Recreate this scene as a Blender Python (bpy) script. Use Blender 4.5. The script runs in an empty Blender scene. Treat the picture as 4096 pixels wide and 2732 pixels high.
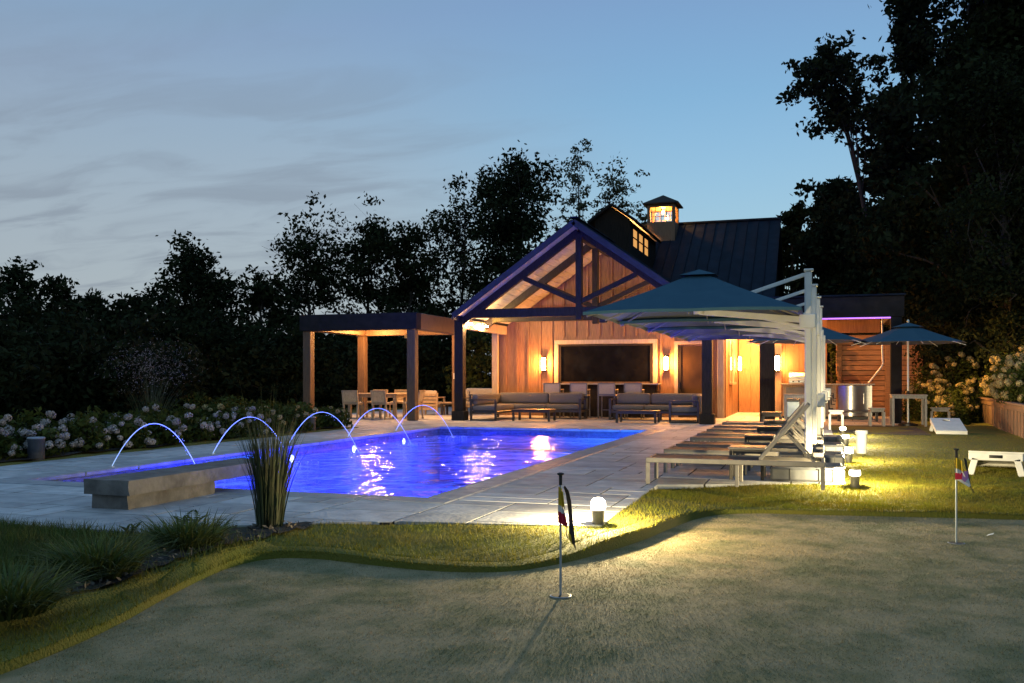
import bpy, math, random
import numpy as np
from math import pi, sin, cos, radians
rnd = random.Random(7)
S = bpy.context.scene
COL = S.collection

# ------------------------------------------------------------------ camera, sky, exposure
cam = bpy.data.cameras.new('camera')
cam_ob = bpy.data.objects.new('camera', cam)
COL.objects.link(cam_ob)
S.camera = cam_ob
cam.sensor_width = 36.0
cam.lens = 32.52
cam.shift_y = 0.0359
cam.clip_start = 0.05
cam.clip_end = 3000
cam_ob.location = (0, 0, 1.2)
cam_ob.rotation_euler = (pi/2, 0, radians(18.305))

world = bpy.data.worlds.new('World')
S.world = world
world.use_nodes = True
wn = world.node_tree
wl = wn.links
for n in list(wn.nodes):
    wn.nodes.remove(n)


def wnode(t, **kw):
    n = wn.nodes.new(t)
    for k, v in kw.items():
        setattr(n, k, v)
    return n


def wmath(op, a, b=None, c=None, clamp=False):
    n = wnode('ShaderNodeMath', operation=op, use_clamp=clamp)
    for i, v in enumerate((a, b, c)):
        if v is None:
            continue
        if isinstance(v, (int, float)):
            n.inputs[i].default_value = v
        else:
            wl.new(v, n.inputs[i])
    return n.outputs[0]


def wmix(f, a, b, blend='MIX'):
    n = wnode('ShaderNodeMix', data_type='RGBA', blend_type=blend)
    for s, v in ((0, f), (6, a), (7, b)):
        if isinstance(v, (int, float)):
            n.inputs[s].default_value = v
        elif isinstance(v, tuple):
            n.inputs[s].default_value = v
        else:
            wl.new(v, n.inputs[s])
    return n.outputs[2]


sky = wnode('ShaderNodeTexSky', sky_type='NISHITA', sun_disc=False)
sky.sun_elevation = radians(7)
sky.sun_rotation = radians(180)
sky.ozone_density = 3.0
sky.dust_density = 0.6
tc = wnode('ShaderNodeTexCoord')
sep = wnode('ShaderNodeSeparateXYZ')
wl.new(tc.outputs['Generated'], sep.inputs[0])
zc = wmath('MAXIMUM', sep.outputs[2], 0.02)
# the dusk sky: the bluer part of the Nishita sky, paling to a grey lilac band at the horizon
blue = wmix(1.0, sky.outputs[0], (1.17, 1.42, 1.44, 1), 'MULTIPLY')
blue = wmix(1.0, blue, (1.25, 2.45, 4.1, 1), 'LIGHTEN')   # dusk light stays even up to the zenith
hz = wmath('POWER', wmath('SUBTRACT', 1.0, zc, clamp=True), 4.0)
pale = wmix(wmath('MULTIPLY', hz, 0.95), blue, (3.35, 3.85, 4.2, 1))
# thin streaky clouds on a flat layer high above the trees
px = wmath('DIVIDE', sep.outputs[0], wmath('ADD', zc, 0.10))
py = wmath('DIVIDE', sep.outputs[1], wmath('ADD', zc, 0.10))
cv = wnode('ShaderNodeCombineXYZ')
wl.new(px, cv.inputs[0])
wl.new(py, cv.inputs[1])
mp = wnode('ShaderNodeMapping')
mp.inputs['Rotation'].default_value = (0, 0, radians(28))
mp.inputs['Scale'].default_value = (0.85, 1.9, 1)
mp.inputs['Location'].default_value = (3.1, 1.7, 0)
wl.new(cv.outputs[0], mp.inputs[0])
n1 = wnode('ShaderNodeTexNoise')
n1.inputs['Scale'].default_value = 1.7
n1.inputs['Detail'].default_value = 7
n1.inputs['Roughness'].default_value = 0.56
n1.inputs['Distortion'].default_value = 0.7
wl.new(mp.outputs[0], n1.inputs['Vector'])
n2 = wnode('ShaderNodeTexNoise')
n2.inputs['Scale'].default_value = 0.22
n2.inputs['Detail'].default_value = 2
wl.new(mp.outputs[0], n2.inputs['Vector'])
mr = wnode('ShaderNodeMapRange', interpolation_type='SMOOTHSTEP')
mr.inputs[1].default_value = 0.43
mr.inputs[2].default_value = 0.66
wl.new(n1.outputs[0], mr.inputs[0])
west = wnode('ShaderNodeMapRange', interpolation_type='SMOOTHSTEP')   # the cloud bank lies in the west
west.inputs[1].default_value = -0.12
west.inputs[2].default_value = -0.52
wl.new(sep.outputs[0], west.inputs[0])
low = wnode('ShaderNodeMapRange', interpolation_type='SMOOTHSTEP')
low.inputs[1].default_value = 0.46
low.inputs[2].default_value = 0.12
wl.new(zc, low.inputs[0])
cm = wmath('MULTIPLY', wmath('MULTIPLY', mr.outputs[0], west.outputs[0]), low.outputs[0])
bank = wmath('MULTIPLY', wmath('MULTIPLY', west.outputs[0], low.outputs[0]), 0.62)
c1 = wmix(bank, pale, (2.95, 3.08, 3.38, 1))
c2 = wmix(wmath('MULTIPLY', cm, 0.48), c1, (1.45, 1.75, 2.25, 1))
bg = wnode('ShaderNodeBackground')
bg.inputs[1].default_value = 0.135
wl.new(c2, bg.inputs[0])
wo = wnode('ShaderNodeOutputWorld')
wl.new(bg.outputs[0], wo.inputs[0])

S.view_settings.view_transform = 'Standard'
S.view_settings.look = 'None'
S.view_settings.gamma = 1.0
S.view_settings.exposure = 0.0
S.view_settings.use_curve_mapping = False
S.render.engine = 'CYCLES'
S.cycles.use_denoising = True
S.cycles.denoiser = 'OPENIMAGEDENOISE'
S.cycles.max_bounces = 7
S.cycles.diffuse_bounces = 3
S.cycles.glossy_bounces = 3
S.cycles.transparent_max_bounces = 12
S.cycles.sample_clamp_indirect = 12.0
S.cycles.caustics_reflective = False
S.cycles.caustics_refractive = False

# ------------------------------------------------------------------ materials


class NT:
    def __init__(self, name):
        self.m = bpy.data.materials.new(name)
        self.m.use_nodes = True
        self.t = self.m.node_tree
        self.p = self.t.nodes.get('Principled BSDF')
        self.out = self.t.nodes.get('Material Output')

    def n(self, t, **kw):
        x = self.t.nodes.new(t)
        for k, v in kw.items():
            setattr(x, k, v)
        return x

    def l(self, a, b):
        self.t.links.new(a, b)


def mat(name, c1, c2=None, rough=0.7, metal=0.0, scale=8.0, stretch=(1, 1, 1), bump=0.0, bscale=None,
        vary=0.0, detail=5, spec=None, coat=0.0, lo=0.35, hi=0.65, emit=None, translucent=0.0, coords='Object', island=0.0):
    k = NT(name)
    p = k.p
    p.inputs['Roughness'].default_value = rough
    p.inputs['Metallic'].default_value = metal
    if spec is not None:
        p.inputs['Specular IOR Level'].default_value = spec
    if coat:
        p.inputs['Coat Weight'].default_value = coat
    if emit:
        p.inputs['Emission Color'].default_value = (*emit[0], 1)
        p.inputs['Emission Strength'].default_value = emit[1]
    c2 = c2 or tuple(v*0.75 for v in c1)
    tcn = k.n('ShaderNodeTexCoord')
    mpn = k.n('ShaderNodeMapping')
    mpn.inputs['Scale'].default_value = stretch
    k.l(tcn.outputs[coords], mpn.inputs[0])
    no = k.n('ShaderNodeTexNoise')
    no.inputs['Scale'].default_value = scale
    no.inputs['Detail'].default_value = detail
    k.l(mpn.outputs[0], no.inputs['Vector'])
    ramp = k.n('ShaderNodeMapRange')
    ramp.inputs[1].default_value = lo
    ramp.inputs[2].default_value = hi
    k.l(no.outputs[0], ramp.inputs[0])
    mx = k.n('ShaderNodeMix', data_type='RGBA')
    mx.inputs[6].default_value = (*c1, 1)
    mx.inputs[7].default_value = (*c2, 1)
    k.l(ramp.outputs[0], mx.inputs[0])
    col = mx.outputs[2]
    if vary:
        oi = k.n('ShaderNodeObjectInfo')
        vr = k.n('ShaderNodeMapRange')
        vr.inputs[3].default_value = 1-vary
        vr.inputs[4].default_value = 1+vary
        k.l(oi.outputs['Random'], vr.inputs[0])
        hs = k.n('ShaderNodeHueSaturation')
        k.l(vr.outputs[0], hs.inputs['Value'])
        k.l(col, hs.inputs['Color'])
        # shift the noise so that pieces sharing a mesh differ
        ad = k.n('ShaderNodeVectorMath', operation='ADD')
        sc = k.n('ShaderNodeMath', operation='MULTIPLY')
        sc.inputs[1].default_value = 37.0
        k.l(oi.outputs['Random'], sc.inputs[0])
        k.l(mpn.outputs[0], ad.inputs[0])
        k.l(sc.outputs[0], ad.inputs[1])
        k.l(ad.outputs[0], no.inputs['Vector'])
        col = hs.outputs[0]
    if island:
        gi = k.n('ShaderNodeNewGeometry')
        ir = k.n('ShaderNodeMapRange')
        ir.inputs[3].default_value = 1-island
        ir.inputs[4].default_value = 1+island
        k.l(gi.outputs['Random Per Island'], ir.inputs[0])
        hi_ = k.n('ShaderNodeHueSaturation')
        k.l(ir.outputs[0], hi_.inputs['Value'])
        k.l(col, hi_.inputs['Color'])
        col = hi_.outputs[0]
    k.l(col, p.inputs['Base Color'])
    if bump:
        bn = k.n('ShaderNodeTexNoise')
        bn.inputs['Scale'].default_value = bscale or scale*3
        bn.inputs['Detail'].default_value = 4
        k.l(mpn.outputs[0], bn.inputs['Vector'])
        b = k.n('ShaderNodeBump')
        b.inputs['Strength'].default_value = bump
        b.inputs['Distance'].default_value = 0.02
        k.l(bn.outputs[0], b.inputs['Height'])
        k.l(b.outputs[0], p.inputs['Normal'])
    if translucent:
        tr = k.n('ShaderNodeBsdfTranslucent')
        k.l(col, tr.inputs[0])
        ms = k.n('ShaderNodeMixShader')
        ms.inputs[0].default_value = translucent
        k.l(p.outputs[0], ms.inputs[1])
        k.l(tr.outputs[0], ms.inputs[2])
        k.l(ms.outputs[0], k.out.inputs[0])
    return k.m


def lamp_mat(name, c, s):
    k = NT(name)
    k.p.inputs['Base Color'].default_value = (*c, 1)
    k.p.inputs['Emission Color'].default_value = (*c, 1)
    k.p.inputs['Emission Strength'].default_value = s
    return k.m


M = {}
M['paver'] = mat('paver_stone', (0.45, 0.45, 0.45), (0.30, 0.305, 0.315), rough=0.62, scale=5, bump=0.35, bscale=22, vary=0.24)
M['joint'] = mat('joint_sand', (0.03, 0.03, 0.03), (0.015, 0.015, 0.015), rough=0.95, scale=20)
M['coping'] = mat('coping_stone', (0.30, 0.31, 0.33), (0.20, 0.21, 0.23), rough=0.5, scale=6, bump=0.2, vary=0.07)
M['bench'] = mat('bench_stone', (0.17, 0.155, 0.14), (0.09, 0.083, 0.076), rough=0.9, scale=6, bump=0.9, bscale=14)
M['plaster'] = mat('pool_plaster', (0.62, 0.66, 0.70), (0.54, 0.58, 0.62), rough=0.6, scale=3)
M['tile'] = mat('pool_tile', (0.10, 0.12, 0.16), (0.05, 0.06, 0.09), rough=0.25, scale=14)
M['dark_timber'] = mat('dark_stained_timber', (0.034, 0.026, 0.022), (0.019, 0.015, 0.013), rough=0.7, spec=0.15, scale=9, stretch=(6, 6, 0.7), bump=0.25, vary=0.10)
M['fascia'] = mat('painted_fascia', (0.026, 0.024, 0.027), (0.018, 0.017, 0.019), rough=0.7, spec=0.05, scale=5, vary=0.05)
M['fascia_blue'] = mat('grey_fascia_paint', (0.045, 0.045, 0.060), (0.034, 0.034, 0.046), rough=0.6, scale=5, vary=0.05, spec=0.1)
M['siding'] = mat('board_siding', (0.29, 0.155, 0.078), (0.165, 0.085, 0.042), rough=0.65, scale=7, stretch=(9, 9, 0.5), bump=0.3, vary=0.14)
M['porch_wall'] = mat('stained_cedar_wall', (0.20, 0.10, 0.05), (0.13, 0.062, 0.032), rough=0.7, scale=6, stretch=(9, 9, 0.5), bump=0.2, vary=0.12)
M['trim'] = mat('pine_trim', (0.46, 0.36, 0.27), (0.35, 0.27, 0.20), rough=0.6, scale=7, stretch=(5, 5, 0.6), vary=0.06)
M['soffit'] = mat('soffit_plank', (0.50, 0.44, 0.37), (0.36, 0.31, 0.26), rough=0.6, scale=6, stretch=(8, 0.5, 8), bump=0.2, vary=0.12)
M['cedar_post'] = mat('cedar_post', (0.15, 0.088, 0.05), (0.09, 0.052, 0.03), rough=0.6, scale=8, stretch=(6, 6, 0.6), bump=0.2, vary=0.08)
M['barn'] = mat('barn_black_siding', (0.018, 0.015, 0.014), (0.010, 0.009, 0.0085), rough=0.85, spec=0.1, scale=7, stretch=(9, 9, 0.5), bump=0.2, vary=0.15)
M['metal_roof'] = mat('standing_seam_metal', (0.012, 0.020, 0.036), (0.008, 0.013, 0.024), rough=0.65, metal=0.0, spec=0.06, scale=3, vary=0.10, bump=0.06, bscale=5)
M['shingle'] = mat('dark_roofing', (0.018, 0.018, 0.02), (0.011, 0.011, 0.012), rough=0.95, spec=0.1, scale=20, bump=0.4)
M['black_metal'] = mat('black_metal', (0.02, 0.02, 0.022), (0.014, 0.014, 0.015), rough=0.4, metal=0.4, scale=10)
M['sofa_frame'] = mat('bronze_aluminium', (0.055, 0.048, 0.044), (0.04, 0.035, 0.032), rough=0.45, metal=0.3, scale=10)
M['sofa_cloth'] = mat('taupe_cushion', (0.17, 0.155, 0.14), (0.125, 0.112, 0.10), rough=0.95, scale=60, bump=0.3, bscale=180)
M['cream_cloth'] = mat('cream_cushion', (0.55, 0.49, 0.41), (0.45, 0.40, 0.33), rough=0.95, scale=50, bump=0.3, bscale=180)
M['teak'] = mat('teak', (0.46, 0.34, 0.22), (0.33, 0.235, 0.15), rough=0.6, scale=7, stretch=(4, 4, 1), bump=0.15, vary=0.08)
M['strap'] = mat('woven_strap', (0.52, 0.42, 0.27), (0.42, 0.33, 0.2), rough=0.8, scale=20, vary=0.06)
M['mesh_cloth'] = mat('stool_mesh', (0.45, 0.37, 0.30), (0.36, 0.30, 0.245), rough=0.9, scale=60)
M['grey_frame'] = mat('grey_powder_coat', (0.17, 0.165, 0.16), (0.13, 0.127, 0.122), rough=0.5, scale=10)
M['glass_dark'] = mat('dark_glass', (0.010, 0.010, 0.012), (0.006, 0.006, 0.008), rough=0.04, scale=2, spec=0.6)
M['door_glass'] = mat('door_panel', (0.10, 0.055, 0.02), (0.05, 0.028, 0.012), rough=0.55, scale=1.5, spec=0.15)
M['counter'] = mat('counter_top', (0.34, 0.31, 0.28), (0.26, 0.235, 0.21), rough=0.35, scale=18)
M['steel'] = mat('brushed_steel', (0.55, 0.55, 0.55), (0.45, 0.45, 0.45), rough=0.28, metal=1.0, scale=4, stretch=(1, 1, 30))
M['lounger'] = mat('lounger_aluminium', (0.22, 0.20, 0.18), (0.17, 0.155, 0.14), rough=0.5, metal=0.1, scale=9, vary=0.04)
M['lounger_slat'] = mat('lounger_slat', (0.12, 0.078, 0.055), (0.075, 0.048, 0.034), rough=0.6, scale=9, stretch=(0.6, 6, 6), vary=0.10)
M['mast'] = mat('white_powder_coat', (0.70, 0.69, 0.66), (0.62, 0.61, 0.585), rough=0.4, scale=6)
M['ballast'] = mat('grey_ballast_plastic', (0.11, 0.115, 0.125), (0.08, 0.085, 0.095), rough=0.5, scale=12)
M['canopy'] = mat('blue_canopy_cloth', (0.040, 0.115, 0.155), (0.030, 0.092, 0.128), rough=0.95, spec=0.1, scale=30, bump=0.15, bscale=160, translucent=0.15)
M['bollard'] = mat('bollard_metal', (0.16, 0.155, 0.15), (0.11, 0.107, 0.104), rough=0.5, metal=0.3, scale=20)
M['drum'] = mat('dark_drum', (0.05, 0.055, 0.07), (0.032, 0.036, 0.048), rough=0.6, scale=8, bump=0.2)
M['white_plastic'] = mat('white_plastic', (0.74, 0.74, 0.73), (0.64, 0.64, 0.63), rough=0.45, scale=7, bump=0.05)
M['grey_wood'] = mat('weathered_wood', (0.34, 0.31, 0.28), (0.24, 0.215, 0.195), rough=0.75, scale=9, stretch=(4, 4, 1), bump=0.2, vary=0.05)
M['fence'] = mat('fence_board', (0.22, 0.135, 0.095), (0.14, 0.085, 0.06), rough=0.8, scale=8, stretch=(7, 7, 0.6), bump=0.3, vary=0.16)
M['screen'] = mat('cedar_screen', (0.36, 0.20, 0.10), (0.25, 0.135, 0.07), rough=0.65, scale=7, stretch=(0.6, 6, 7), bump=0.2, vary=0.12)
M['mulch'] = mat('bark_mulch', (0.035, 0.026, 0.020), (0.014, 0.011, 0.009), rough=0.95, scale=22, bump=1.0, bscale=40)
M['chip'] = mat('mulch_chip', (0.10, 0.085, 0.07), (0.04, 0.032, 0.026), rough=0.9, scale=30, vary=0.5, island=0.45)
M['soil'] = mat('lawn_ground', (0.095, 0.105, 0.006), (0.120, 0.105, 0.010), rough=0.95, scale=2.2, bump=0.9, bscale=60, detail=8)
M['green'] = mat('putting_turf', (0.340, 0.265, 0.140), (0.165, 0.160, 0.070), rough=0.95, scale=3.2, bump=0.6, bscale=240, detail=10, lo=0.40, hi=0.66)
M['fibre'] = mat('turf_fibre', (0.390, 0.305, 0.160), (0.180, 0.175, 0.075), rough=0.9, scale=3.2, detail=10, lo=0.40, hi=0.66, translucent=0.2, island=0.55)
M['blade'] = mat('grass_blade', (0.135, 0.145, 0.004), (0.175, 0.140, 0.006), rough=0.8, scale=2.5, translucent=0.25, island=0.45)
M['rough_blade'] = mat('rough_grass_blade', (0.050, 0.092, 0.012), (0.085, 0.092, 0.016), rough=0.8, scale=4, translucent=0.25, island=0.45)
M['tall_blade'] = mat('reed_blade', (0.036, 0.058, 0.020), (0.070, 0.066, 0.028), rough=0.75, scale=7, translucent=0.2, island=0.45)
M['leaf'] = mat('tree_leaf', (0.020, 0.026, 0.011), (0.013, 0.018, 0.008), rough=0.95, scale=0.8, translucent=0.1, spec=0.05, island=0.45)
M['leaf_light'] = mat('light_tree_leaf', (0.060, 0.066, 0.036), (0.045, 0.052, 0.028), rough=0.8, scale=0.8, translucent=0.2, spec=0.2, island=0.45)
M['shrub_leaf'] = mat('shrub_leaf', (0.055, 0.070, 0.014), (0.034, 0.048, 0.011), rough=0.8, spec=0.1, scale=3, translucent=0.2, island=0.45)
M['bark'] = mat('bark', (0.045, 0.038, 0.032), (0.025, 0.021, 0.018), rough=0.95, scale=6, stretch=(3, 3, 0.6), bump=0.8)
M['bloom'] = mat('hydrangea_bloom', (0.50, 0.45, 0.42), (0.34, 0.30, 0.28), rough=0.9, scale=25, vary=0.22, translucent=0.25, island=0.45)
M['bloom_warm'] = mat('warm_lit_bloom', (0.50, 0.40, 0.20), (0.36, 0.29, 0.12), rough=0.9, scale=25, vary=0.22, translucent=0.25, island=0.45)  # faded blooms; the warm lamp light on them is put into the yellow
M['flag_yellow'] = mat('yellow_cloth', (0.62, 0.42, 0.02), (0.50, 0.33, 0.02), rough=0.85, scale=20)
M['flag_white'] = mat('white_cloth', (0.70, 0.69, 0.66), (0.6, 0.59, 0.57), rough=0.85, scale=20)
M['flag_red'] = mat('red_cloth', (0.50, 0.012, 0.045), (0.40, 0.01, 0.03), rough=0.85, scale=20)
M['flag_pink'] = mat('pink_cloth', (0.62, 0.25, 0.50), (0.55, 0.20, 0.42), rough=0.85, scale=20)
M['flag_black'] = mat('black_cloth', (0.03, 0.028, 0.022), (0.02, 0.018, 0.015), rough=0.85, scale=20)
M['pole'] = mat('flag_pole', (0.36, 0.42, 0.47), (0.30, 0.35, 0.40), rough=0.35, metal=0.3, scale=9)
M['cup'] = mat('cup_liner', (0.42, 0.42, 0.42), (0.3, 0.3, 0.3), rough=0.5, scale=20)
M['dark_hole'] = mat('cup_inside', (0.012, 0.012, 0.012), (0.008, 0.008, 0.008), rough=0.9, scale=9)
M['sconce_light'] = lamp_mat('sconce_light', (1.0, 0.38, 0.08), 330)
k = NT('bollard_diffuser')
em = k.n('ShaderNodeEmission')
em.inputs[0].default_value = (1.0, 0.86, 0.62, 1)
em.inputs[1].default_value = 30
tp = k.n('ShaderNodeBsdfTransparent')
ms = k.n('ShaderNodeMixShader')
ms.inputs[0].default_value = 0.45
k.l(tp.outputs[0], ms.inputs[1])
k.l(em.outputs[0], ms.inputs[2])
k.l(ms.outputs[0], k.out.inputs[0])
M['bollard_light'] = k.m
M['disc_light'] = lamp_mat('disc_light', (1.0, 0.74, 0.42), 60)
M['hot_lens'] = lamp_mat('hot_lamp_lens', (1.0, 0.66, 0.30), 420)
M['lit_pane'] = lamp_mat('lit_amber_pane', (1.0, 0.46, 0.12), 0.75)
M['pool_light'] = lamp_mat('pool_light', (0.55, 0.62, 1.0), 14)
M['led'] = lamp_mat('violet_led', (0.50, 0.18, 1.0), 1.6)
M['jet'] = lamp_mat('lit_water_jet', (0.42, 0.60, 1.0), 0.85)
M['lit_wall'] = mat('lantern_inside', (0.75, 0.42, 0.16), (0.65, 0.36, 0.14), rough=0.8, scale=4)

k = NT('clear_pane')
gl = k.n('ShaderNodeBsdfGlossy')
gl.inputs['Roughness'].default_value = 0.05
tp = k.n('ShaderNodeBsdfTransparent')
fr = k.n('ShaderNodeFresnel')
ms = k.n('ShaderNodeMixShader')
k.l(fr.outputs[0], ms.inputs[0])
k.l(tp.outputs[0], ms.inputs[1])
k.l(gl.outputs[0], ms.inputs[2])
k.l(ms.outputs[0], k.out.inputs[0])
M['pane'] = k.m

k = NT('pool_water')                       # a clear sheet: mirror at grazing angles, see-through below
gl = k.n('ShaderNodeBsdfGlossy')
gl.inputs['Roughness'].default_value = 0.03
tp = k.n('ShaderNodeBsdfTransparent')
tp.inputs[0].default_value = (0.80, 0.90, 1.0, 1)
fr = k.n('ShaderNodeFresnel')
fr.inputs['IOR'].default_value = 1.33
tcn = k.n('ShaderNodeTexCoord')
na = k.n('ShaderNodeTexNoise')
na.inputs['Scale'].default_value = 1.9
na.inputs['Detail'].default_value = 1.5
nb = k.n('ShaderNodeTexNoise')
nb.inputs['Scale'].default_value = 6.5
nb.inputs['Detail'].default_value = 2
k.l(tcn.outputs['Object'], na.inputs['Vector'])
k.l(tcn.outputs['Object'], nb.inputs['Vector'])
ad = k.n('ShaderNodeMath', operation='MULTIPLY_ADD')
ad.inputs[1].default_value = 0.28
k.l(nb.outputs[0], ad.inputs[0])
k.l(na.outputs[0], ad.inputs[2])
bp = k.n('ShaderNodeBump')
bp.inputs['Strength'].default_value = 1.0
bp.inputs['Distance'].default_value = 0.075
k.l(ad.outputs[0], bp.inputs['Height'])
k.l(bp.outputs[0], gl.inputs['Normal'])
k.l(bp.outputs[0], fr.inputs['Normal'])
ms = k.n('ShaderNodeMixShader')
k.l(fr.outputs[0], ms.inputs[0])
k.l(tp.outputs[0], ms.inputs[1])
k.l(gl.outputs[0], ms.inputs[2])
k.l(ms.outputs[0], k.out.inputs[0])
M['water'] = k.m

# canopy cloth: blue above, underside painted grey for the light caught from below
k = NT('canopy_cloth_lit_below')
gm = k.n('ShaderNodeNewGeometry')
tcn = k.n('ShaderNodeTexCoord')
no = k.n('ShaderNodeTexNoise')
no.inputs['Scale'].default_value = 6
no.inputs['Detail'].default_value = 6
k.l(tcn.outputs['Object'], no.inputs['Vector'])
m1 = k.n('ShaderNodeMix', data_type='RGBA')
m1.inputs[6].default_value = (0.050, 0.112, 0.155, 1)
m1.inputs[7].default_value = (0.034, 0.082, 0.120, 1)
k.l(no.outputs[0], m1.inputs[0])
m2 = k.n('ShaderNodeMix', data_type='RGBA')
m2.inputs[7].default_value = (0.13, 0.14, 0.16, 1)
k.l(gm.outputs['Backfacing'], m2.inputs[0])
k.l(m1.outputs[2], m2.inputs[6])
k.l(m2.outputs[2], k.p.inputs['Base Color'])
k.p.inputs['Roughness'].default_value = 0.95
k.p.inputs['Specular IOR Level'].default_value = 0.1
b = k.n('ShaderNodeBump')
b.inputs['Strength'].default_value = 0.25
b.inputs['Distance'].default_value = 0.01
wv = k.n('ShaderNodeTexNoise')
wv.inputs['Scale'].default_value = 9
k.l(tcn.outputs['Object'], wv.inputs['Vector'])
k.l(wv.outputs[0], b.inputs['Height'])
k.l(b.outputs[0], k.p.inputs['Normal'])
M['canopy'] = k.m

# ------------------------------------------------------------------ mesh helpers


class MB:
    """Collects shapes; build() links them as ONE mesh object."""

    def __init__(self):
        self.v = []
        self.f = []

    def add(self, vs, fs):
        o = len(self.v)
        self.v += [tuple(p) for p in vs]
        self.f += [tuple(i+o for i in f) for f in fs]
        return self

    def _cbox(self, hx, hy, hz, ch):
        ch = min(ch, hx*0.45, hy*0.45, hz*0.45)
        vs = []
        idx = {}
        for sx in (-1, 1):
            for sy in (-1, 1):
                for sz in (-1, 1):
                    for a in range(3):
                        h = [hx-ch, hy-ch, hz-ch]
                        h[a] += ch
                        idx[(sx, sy, sz, a)] = len(vs)
                        vs.append((sx*h[0], sy*h[1], sz*h[2]))
        fs = []
        for a in range(3):
            b, c = (a+1) % 3, (a+2) % 3
            for s in (-1, 1):
                q = []
                for sb, sc in ((-1, -1), (1, -1), (1, 1), (-1, 1)):
                    g = [0, 0, 0]
                    g[a], g[b], g[c] = s, sb, sc
                    q.append(idx[(*g, a)])
                fs.append(q if s > 0 else q[::-1])
        for a in range(3):
            b, c = (a+1) % 3, (a+2) % 3
            for sb in (-1, 1):
                for sc in (-1, 1):
                    g0 = [0, 0, 0]
                    g1 = [0, 0, 0]
                    g0[a], g0[b], g0[c] = -1, sb, sc
                    g1[a], g1[b], g1[c] = 1, sb, sc
                    q = [idx[(*g0, b)], idx[(*g1, b)], idx[(*g1, c)], idx[(*g0, c)]]
                    fs.append(q if sb*sc < 0 else q[::-1])
        for sx in (-1, 1):
            for sy in (-1, 1):
                for sz in (-1, 1):
                    q = [idx[(sx, sy, sz, a)] for a in range(3)]
                    fs.append(q if sx*sy*sz > 0 else q[::-1])
        return vs, fs

    def box(self, x0, x1, y0, y1, z0, z1, ch=0.006):
        vs, fs = self._cbox((x1-x0)/2, (y1-y0)/2, (z1-z0)/2, ch)
        cx, cy, cz = (x0+x1)/2, (y0+y1)/2, (z0+z1)/2
        return self.add([(a+cx, b+cy, c+cz) for a, b, c in vs], fs)

    def bar(self, p0, p1, w, h, ch=0.005, up=(0, 0, 1)):
        p0, p1, up = np.array(p0, float), np.array(p1, float), np.array(up, float)
        d = p1-p0
        L = np.linalg.norm(d)
        d /= L
        s = np.cross(d, up)
        if np.linalg.norm(s) < 1e-6:
            s = np.cross(d, (0, 1, 0))
        s /= np.linalg.norm(s)
        u = np.cross(s, d)
        vs, fs = self._cbox(L/2, w/2, h/2, ch)
        c = (p0+p1)/2
        # local x->d, y->-s, z->u keeps a right-handed frame
        return self.add([c+d*a-s*b+u*e for a, b, e in vs], fs)

    def prism(self, poly, z0, z1):
        n = len(poly)
        a = sum(poly[i][0]*poly[(i+1) % n][1]-poly[(i+1) % n][0]*poly[i][1] for i in range(n))
        if a < 0:
            poly = poly[::-1]
        vs = [(x, y, z0) for x, y in poly]+[(x, y, z1) for x, y in poly]
        fs = [tuple(range(n))[::-1], tuple(range(n, 2*n))]
        fs += [(i, (i+1) % n, n+(i+1) % n, n+i) for i in range(n)]
        return self.add(vs, fs)

    def xprism(self, poly, y0, y1):
        """polygon in (x,z) extruded along y"""
        n = len(poly)
        a = sum(poly[i][0]*poly[(i+1) % n][1]-poly[(i+1) % n][0]*poly[i][1] for i in range(n))
        if a < 0:
            poly = poly[::-1]
        vs = [(x, y0, z) for x, z in poly]+[(x, y1, z) for x, z in poly]
        fs = [tuple(range(n)), tuple(range(n, 2*n))[::-1]]
        fs += [((i+1) % n, i, n+i, n+(i+1) % n) for i in range(n)]
        return self.add(vs, fs)

    def tube(self, path, r, sides=8, caps=True):
        path = [np.array(p, float) for p in path]
        n = len(path)
        rr = r if hasattr(r, '__len__') else [r]*n
        vs = []
        ref = None
        for i in range(n):
            d = path[min(i+1, n-1)]-path[max(i-1, 0)]
            d = d/(np.linalg.norm(d)+1e-9)
            if ref is None:
                ref = np.cross(d, (0.3, 0.1, 1) if abs(d[2]) < 0.9 else (1, 0, 0))
            a = ref-d*np.dot(ref, d)
            a /= np.linalg.norm(a)+1e-9
            ref = a
            b = np.cross(d, a)
            for j in range(sides):
                t = 2*pi*j/sides
                vs.append(path[i]+(a*cos(t)+b*sin(t))*rr[i])
        fs = []
        for i in range(n-1):
            for j in range(sides):
                q = (i*sides+j, i*sides+(j+1) % sides, (i+1)*sides+(j+1) % sides, (i+1)*sides+j)
                fs.append(q)
        if caps:
            fs.append(tuple(range(sides))[::-1])
            fs.append(tuple(range((n-1)*sides, n*sides)))
        return self.add(vs, fs)

    def lathe(self, prof, cx=0, cy=0, cz=0, sides=20):
        n = len(prof)
        vs = []
        for r, z in prof:
            for j in range(sides):
                t = 2*pi*j/sides
                vs.append((cx+r*cos(t), cy+r*sin(t), cz+z))
        fs = []
        for i in range(n-1):
            for j in range(sides):
                fs.append((i*sides+j, i*sides+(j+1) % sides, (i+1)*sides+(j+1) % sides, (i+1)*sides+j))
        fs.append(tuple(range(sides))[::-1])
        fs.append(tuple(range((n-1)*sides, n*sides)))
        return self.add(vs, fs)

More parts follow.
